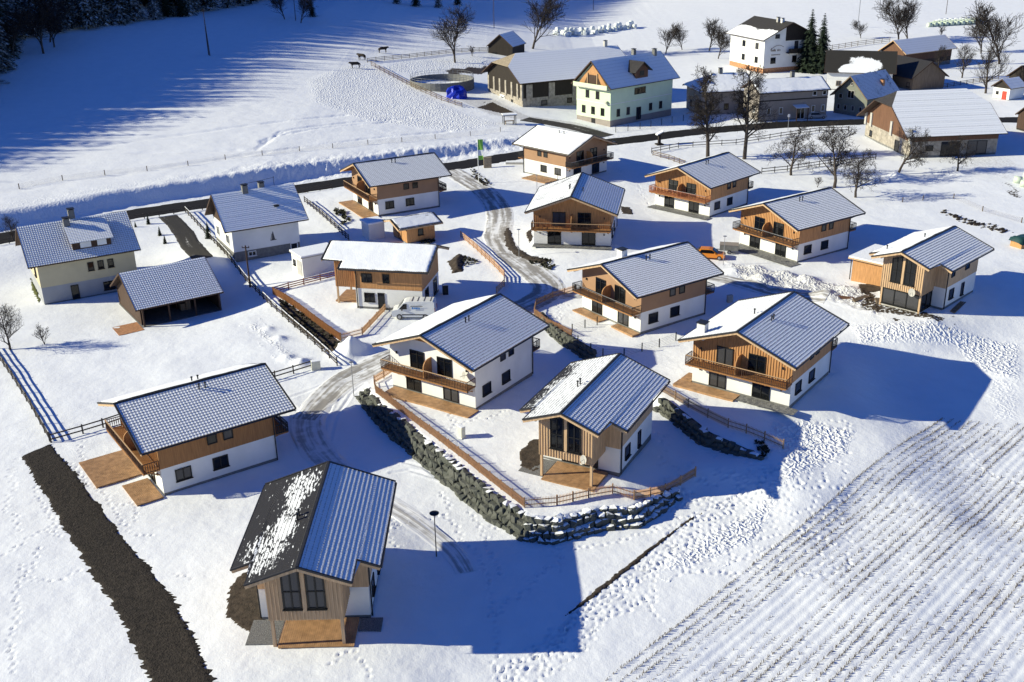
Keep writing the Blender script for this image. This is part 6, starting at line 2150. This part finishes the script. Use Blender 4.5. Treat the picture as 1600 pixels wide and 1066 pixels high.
def pole(u, v, h, label, r=.11, twin=False, mat_='wood_dark'):
    p = on(at(u, v))
    t = thing('utility_pole', label, 'pole', p, 0)
    m = MB().tube((0, 0, -.5), (0, 0, h), r, r * .7, 8)
    if twin: m.tube((.55, -.8, -.5), (0, 0, h * .85), r, r * .7, 8)
    obj('mast', m, mat_, t)
    ins = MB()
    ins.box(-.5, .5, -.05, .05, h - .35, h - .25)
    for xx in (-.45, .45): ins.tube((xx, 0, h - .25), (xx, 0, h - .05), .05, .04, 6)
    obj('crossarm', ins, mat_, t)


pole(326, 86, 12, 'paired timber pole standing alone in the shaded field', .13, True)
pole(391, 449, 6.0, 'short dark timber pole by the driveway fence', .14)
pole(772, 44, 11, 'dark pole in the shaded field behind the barn', .12)
pole(927, 16, 10, 'thin far pole above the white bales', .12)
pole(1340, 44, 14, 'tall grey mast behind the spruces', .14, mat_='grey_metal')
pole(1478, 22, 9, 'timber pole beside the row of wrapped bales', .12)
pole(462, 32, 9, 'timber pole at the top of the shaded field', .12)
p = on(at(1231, 204))
t = thing('roadside_sign', 'thin roadside sign pole in front of the low grey house', 'sign', p)
obj('pole', MB().tube((0, 0, -.3), (0, 0, 3.6), .05, .05, 8), 'grey_metal', t)
obj('plate', MB().box(-.25, .25, -.03, .03, 2.9, 3.5), 'car_white', t)
p = on(at(748, 286))
t = thing('flagpole', 'white flagpole with green and white banner beside the lane junction', 'flag', p)
obj('pole', MB().tube((0, 0, -.3), (0, 0, 8.2), .06, .04, 8), 'flag_white', t)


def banner(z0, z1, m_):
    b = MB(); n = 8
    for i in range(n + 1):
        for j in range(6):
            x = .05 + .9 * j / 5; z = z0 + (z1 - z0) * i / n
            b.v.append((x, .1 * math.sin(x * 4 + z * 1.3) * x, z))
    for i in range(n):
        for j in range(5):
            a = i * 6 + j; b.f.append((a, a + 1, a + 7, a + 6))
    obj('banner', b, m_, t, smooth=True)


banner(6.0, 7.9, 'flag_green'); banner(5.0, 5.98, 'flag_white'); banner(4.2, 4.98, 'flag_green')


def cabinet(u, v, label, sx, sy, h, rz=.4, mat_='cabinet', snow=True, z=None, name='utility_cabinet', cat='cabinet'):
    p = on(at(u, v, z=z))
    t = thing(name, label, cat, p, rz)
    obj('housing', MB().box(-sx / 2, sx / 2, -sy / 2, sy / 2, -.2, h).box(-sx / 2 - .02, sx / 2 + .02, -sy / 2 - .02, sy / 2 + .02, h + .002, h + .05), mat_, t)
    obj('door', MB().box(-sx / 2 + .05, -.01, -sy / 2 - .02, -sy / 2, .1, h - .08).box(.01, sx / 2 - .05, -sy / 2 - .02, -sy / 2, .1, h - .08), mat_, t)
    if snow: obj('snow_cap', MB().box(-sx / 2, sx / 2, -sy / 2, sy / 2, h + .052, h + .11), 'snow_plain', t)


cabinet(721, 684, 'cream utility cabinet standing alone on the snowy lawn of the white chalet', .75, .45, 1.15, -.9)
cabinet(494, 577, 'pale utility cabinet at the corner of the dark rail fence', 1.0, .6, 1.0, .3)
cabinet(762, 262, 'tan stone block beside the flagpole', 1.5, .6, 2.0, .1, 'shingle_tan', False, name='stone_block', cat='block')
cabinet(696, 459, 'black waste bin right of the honey wood chalet', .7, .7, 1.25, .2, 'dark_metal', True, name='waste_bin', cat='bin')
cabinet(1140, 472, 'small grey cabinet in the shade of the tan chalet with chimney', .7, .4, .9, .3, 'concrete', False)
cabinet(1145 * 0 + 805, 256, 'low grey pallet stack left of the chalet nearest the junction', 3.6, 1.2, .35, -.1, 'concrete', True, name='pallet_stack', cat='pallets')
p = on(at(1030, 226))
t = thing('roadside_shrine', 'dark wooden shrine post with a snow-capped slanted board', 'shrine', p, .3)
obj('column', MB().box(-.25, .25, -.25, .25, -.3, 2.0).box(-.7, .7, -.7, .7, -.3, .25), 'wood_black', t)
obj('board', MB().ext([(-.7, -.5, 1.95), (.7, -.5, 2.55), (.7, .5, 2.55), (-.7, .5, 1.95)], (0, 0, .1)), 'wood_black', t, fix=True)
obj('snow_cap', MB().ext([(-.7, -.5, 2.06), (.7, -.5, 2.66), (.7, .5, 2.66), (-.7, .5, 2.06)], (0, 0, .2)), 'snow_plain', t, fix=True)
p = on(at(796, 194))
t = thing('picnic_shelter', 'small dark table shelter with snow on top in the barn yard', 'shelter', p, .2)
obj('roof', MB().box(-1.6, 1.6, -1, 1, 2.0, 2.12), 'wood_black', t)
obj('snow_cap', MB().box(-1.6, 1.6, -1, 1, 2.124, 2.3), 'snow_plain', t)
for xx in (-1.3, 1.3):
    for yy in (-.8, .8): obj('post', MB().box(xx - .07, xx + .07, yy - .07, yy + .07, -.3, 2.0), 'wood_black', t)
obj('table', MB().box(-1.1, 1.1, -.4, .4, .68, .76).box(-.9, -.8, -.3, .3, 0, .68).box(.8, .9, -.3, .3, 0, .68), 'wood_weathered', t)

# round slurry tank with its fence, the blue covered heap, the cows
p = on(at(690, 138))
tk = thing('slurry_tank', 'round concrete slurry tank with railing in front of the paddock', 'tank', p + Vector((0, 3, 0)))
mb = MB(); n = 40
for r, z0, z1 in ((8.2, -1, 1.6), (7.9, 1.6, -.4)):
    pass
ring = []
for i in range(n):
    a = 2 * math.pi * i / n
    for r, z in ((8.2, -1.2), (8.2, 1.9), (7.9, 1.9), (7.9, -.2)):
        ring.append((r * math.cos(a), r * math.sin(a), z))
mb.add(ring, [(4 * i + k, 4 * ((i + 1) % n) + k, 4 * ((i + 1) % n) + k + 1, 4 * i + k + 1) for i in range(n) for k in range(3)])
obj('tank_wall', mb, 'concrete_dark', tk, fix=True)
obj('snow_cover', MB().tube((0, 0, -.3), (0, 0, .1), 7.88, 7.88, 40), 'snow_plain', tk)
rl = MB()
for i in range(n):
    a = 2 * math.pi * i / n; b = 2 * math.pi * (i + 1) / n
    P = lambda t, z: (8.05 * math.cos(t), 8.05 * math.sin(t), z)
    rl.bar(P(a, 1.9), P(a, 3.0), .06, .06, up=(1, 0, 0))
    for z in (2.4, 2.95): rl.bar(P(a, z), P(b, z), .05, .05)
obj('railing', rl, 'grey_metal', tk)
p = on(at(713, 153))
t = thing('covered_heap', 'bright blue tarpaulin over a heap beside the round tank', 'tarpaulin', p)
mb = MB(); n = 20; prof = [(2.1, -.2), (2.0, .6), (1.8, 1.5), (1.45, 2.2), (.9, 2.5), (.1, 2.55)]
for k, (r, z) in enumerate(prof):
    for i in range(n):
        a = 2 * math.pi * i / n
        q = r * (1 + .10 * math.sin(a * 5 + k) + .06 * math.sin(a * 9))
        q *= random.uniform(.9, 1.1)
        mb.v.append((q * 1.25 * math.cos(a), q * math.sin(a), z * (1 + .16 * math.sin(a * 2 + .5)) + random.uniform(-.1, .1)))
for k in range(len(prof) - 1):
    for i in range(n):
        j = (i + 1) % n
        mb.f.append((k * n + i, k * n + j, (k + 1) * n + j, (k + 1) * n + i))
mb.f.append(tuple((len(prof) - 1) * n + i for i in range(n)))
obj('tarpaulin_sheet', mb, 'tarp_blue', t)


def cow_mesh():
    P = [(0, 0, 1.05), (.45, 0, 1.08), (.8, 0, 1.12), (1.05, 0, 1.25), (1.28, 0, 1.32), (1.5, 0, 1.15), (-.45, 0, 1.08), (-.8, 0, 1.05), (-.98, 0, .98), (-1.05, 0, .55)]
    Rr = [.36, .37, .31, .2, .17, .1, .37, .32, .08, .03]
    E_ = [(0, 1), (1, 2), (2, 3), (3, 4), (4, 5), (0, 6), (6, 7), (7, 8), (8, 9)]
    for sx, hook in ((.72, 2), (-.72, 7)):
        for sy in (-.2, .2):
            b = len(P)
            kx = sx + (.06 if sx > 0 else .1)
            P += [(sx, sy, .75), (kx if sx > 0 else sx - .08, sy, .42), (sx, sy, .06)]
            Rr += [.14, .075, .065]
            E_ += [(hook, b), (b, b + 1), (b + 1, b + 2)]
    for sy in (-1, 1):
        b = len(P); P += [(1.24, sy * .25, 1.36)]; Rr += [.05]; E_ += [(4, b)]
    m = bpy.data.meshes.new('cow'); m.from_pydata(P, E_, [])
    o = bpy.data.objects.new('tmp', m); col.objects.link(o)
    sk = o.modifiers.new('s', 'SKIN'); sub = o.modifiers.new('u', 'SUBSURF'); sub.levels = 1; sub.render_levels = 1
    for i, v in enumerate(m.skin_vertices[0].data): v.radius = (Rr[i], Rr[i])
    m.skin_vertices[0].data[0].use_root = True
    dg = bpy.context.evaluated_depsgraph_get()
    out = bpy.data.meshes.new_from_object(o.evaluated_get(dg))
    bpy.data.objects.remove(o)
    out.name = 'cow'
    out.materials.clear(); out.materials.append(M['hide_dark'])
    return out


cmsh = cow_mesh()
for u, v, rz, lb_ in ((566, 94, 2.6, 'dark cow standing at the end of the pasture fence'), (556, 107, 3.4, 'dark cow lowest of the three, below the fence end'), (598, 83, .3, 'dark cow at the edge of the shade, farthest up the field')):
    o = obj('cow', cmsh, None); o.location = on(at(u, v)) + Vector((0, 0, .0)); o.rotation_euler = (0, 0, rz); o.scale = (1.25,) * 3
    cmsh.polygons.foreach_set('use_smooth', [True] * len(cmsh.polygons))
    tag(o, lb_, 'cow', 'cows in the pasture')

# ------------------------------------------------------------------ wrapped bales
bmesh_ = MB()
n = 14
for yy, rr_ in ((-.62, .5), (-.6, .62), (.6, .62), (.62, .5)):
    for i in range(n):
        a = 2 * math.pi * i / n
        bmesh_.v.append((rr_ * math.cos(a), yy, .62 + rr_ * math.sin(a)))
for k in range(3):
    for i in range(n):
        j = (i + 1) % n
        bmesh_.f.append((k * n + i, k * n + j, (k + 1) * n + j, (k + 1) * n + i))
bmesh_.f += [tuple(range(n - 1, -1, -1)), tuple(3 * n + i for i in range(n))]
bw_ = bmesh_.mesh('bale'); bw_.polygons.foreach_set('use_smooth', [True] * len(bw_.polygons)); bw_.materials.append(M['bale_white'])
bg_ = bw_.copy(); bg_.materials.clear(); bg_.materials.append(M['bale_green'])


def bale(p, rz, msh, label, group, s=1.0):
    o = bpy.data.objects.new('wrapped_bale', msh); col.objects.link(o)
    o.location = p; o.rotation_euler = (0, 0, rz); o.scale = (s,) * 3
    tag(o, label, 'bale', group)


a0, a1 = at(868, 54), at(992, 44)
for i in range(44):
    f = i / 43
    q = a0.lerp(a1, f) + Vector((random.uniform(-1, 1), random.uniform(-2.5, 2.5), 0))
    q = on(q, -.03)
    if i % 3 == 2: q.z += 1.2
    bale(q, random.uniform(0, 3), bw_, 'white wrapped hay bale in the long heap behind the barn', 'white bales heaped in a row', 1.15)
e0, ex, ey = at(1452, 42), at(1518, 36), at(1432, 34)
vx = (at(1520, 38) - e0); vy = (at(1478, 33) - e0)
for i in range(9):
    for j in range(5):
        q = e0 + Vector((vx.x, vx.y, 0)) * (i / 8) + Vector((vy.x, vy.y, 0)).normalized() * (j * 2.6)
        bale(on(q, -.03), math.atan2(vx.y, vx.x) + math.pi / 2, bg_ if j < 3 else bw_, 'pale green wrapped bale in the rows laid out at the far right', 'wrapped bales in rows', 1.2)
for i, (u, v) in enumerate(((1590, 286), (1604, 280), (1600, 292))):
    bale(on(at(u, v), -.03), .9, bg_, ('light green wrapped bale at the right edge, nearest the field', 'light green wrapped bale at the right edge, farthest back', 'light green wrapped bale at the right edge, lowest in the picture')[i], 'bales at the right edge', 1.0)

# pallets, boards and the tarpaulined stack at the right
p = on(at(1594, 384))
t = thing('timber_stack', 'wooden stack under a dark green tarpaulin at the right edge', 'stack', p + Vector((.8, 0, 0)), .4)
obj('timber', MB().box(-2.0, 2.0, -1.0, 1.0, -.3, 1.2), 'wood_honey', t)
mb = MB(); nx_, ny_ = 16, 10
for i in range(nx_ + 1):
    for j in range(ny_ + 1):
        x = -2.4 + 4.8 * i / nx_; y = -1.3 + 2.6 * j / ny_
        e_ = max(0, abs(x) - 2.0) / .4, max(0, abs(y) - 1.0) / .3
        mb.v.append((x, y, 1.35 + .25 * (1 - (y / 1.3) ** 2) + .12 * math.sin(x * 3 + y * 2) * .6 - .6 * min(1, max(e_)) + random.uniform(-.03, .03)))
for i in range(nx_):
    for j in range(ny_):
        a = i * (ny_ + 1) + j; mb.f.append((a, a + ny_ + 1, a + ny_ + 2, a + 1))
obj('tarpaulin_sheet', mb, 'tarp_green', t, smooth=True)
for i, (u, v, L, rz, lb_) in enumerate(((1345, 468, 3.0, .6, 'long weathered board lying left of the glazed bay'), (1372, 470, 2.2, 1.4, 'short board lying against the glazed bay'), (1322, 466, 2.4, -.4, 'reddish board half buried in the trodden snow'), (1497, 480, 4.5, .9, 'stack of boards along the glazed chalet wall'))):
    p = on(at(u, v))
    t = thing('loose_boards', lb_, 'boards', p, rz)
    for k in range(3):
        obj('board', MB().box(-L / 2 + .1 * k, L / 2 - .15 * k, -.3 + .22 * k, -.12 + .22 * k, -.05, .06 + .04 * k), 'wood_redbrown' if i == 2 else 'wood_weathered', t)
# dug furrow of black clods beyond the glazed chalet
clod = MB()
rc = random.Random(5)
cl = ats([(1478, 335), (1500, 342), (1520, 350), (1545, 356), (1575, 364)])
for a, b in zip(cl[:-1], cl[1:]):
    for k in range(26):
        q = a.lerp(b, rc.random()) + Vector((rc.gauss(0, .5), rc.gauss(0, .9), 0)); q = on(q)
        s = rc.uniform(.1, .32)
        clod.tube(q - Vector((s * .6, 0, .05)), q + Vector((s, s * .4, s * .5)), s, s * .4, 5)
tag(obj('soil_clods', clod, 'soil'), 'line of dark soil clods in the snow beyond the glazed chalet', 'soil', kind='stuff')

# low plants on the beds
mat('leaf_winter', (.035, .035, .02), .9, .5, 3)


def bed(name, px, n, label, z=None, h=.45):
    P = xy(px, z); mb = MB(); rc = random.Random(len(px) * 7 + n)
    X = [p[0] for p in P]; Y = [p[1] for p in P]
    k = 0
    while k < n:
        x, y = rc.uniform(min(X), max(X)), rc.uniform(min(Y), max(Y))
        if not bool(inpoly(np.array([x]), np.array([y]), P)[0]): 
            n -= .02; continue
        k += 1
        zz = float(gz(x, y))
        for q in range(14):
            a = rc.uniform(0, 6.28); L = rc.uniform(.3, 1) * h
            d = Vector((math.cos(a) * .8, math.sin(a) * .8, rc.uniform(.3, 1.1))).normalized() * L
            s = Vector((-d.y, d.x, 0)).normalized() * L * .22
            o = Vector((x, y, zz + .02))
            mb.add([o, o + d * .6 + s, o + d, o + d * .6 - s], [(0, 1, 2, 3)])
    tag(obj(name, mb, 'leaf_winter'), label, 'plants', kind='stuff')


bed('bed_plants', [(826, 405), (858, 406), (870, 418), (858, 424), (830, 414)], 60, 'low dark plants at the foot of the lane-bend bank')
bed('bed_plants', [(437, 468), (450, 474), (535, 540), (520, 552), (440, 490)], 130, 'dark ground plants in the bed below the board fence')
bed('bed_plants', [(735, 258), (745, 268), (768, 290), (758, 292), (738, 280)], 50, 'dark plants in the bed below the flagpole')
bed('bed_plants', [(522, 330), (533, 326), (546, 346), (534, 352)], 35, 'dark shrubs beside the tan chalet left of the flagpole', h=.7)
bed('bed_plants', [(716, 400), (745, 405), (748, 414), (718, 418)], 40, 'scattered plants beside the soil heap')
bed('bed_plants', [(1180, 690), (1192, 692), (1205, 712), (1190, 718)], 25, 'dark plants at the end of the boulder bank')
bed('bed_plants', [(655, 372), (675, 368), (682, 380), (660, 384)], 30, 'garden plants in front of the wooden shed', h=.6)
# clipped garden conifers by the driveway
for u, v, s, lb_ in ((250, 368, .09, 'small clipped conifer nearest the cream house lawn, upper'), (258, 380, .085, 'small clipped conifer on the lawn, lower'), (212, 355, .06, 'tiny conifer by the road at the lawn corner'), (232, 350, .1, 'garden conifer beside the road fence'), (326, 372, .16, 'dark bush against the white old house')):
    p = on(at(u, v)); plant('spruce', lb_, p, u, s, name='garden_conifer', cat='shrub')
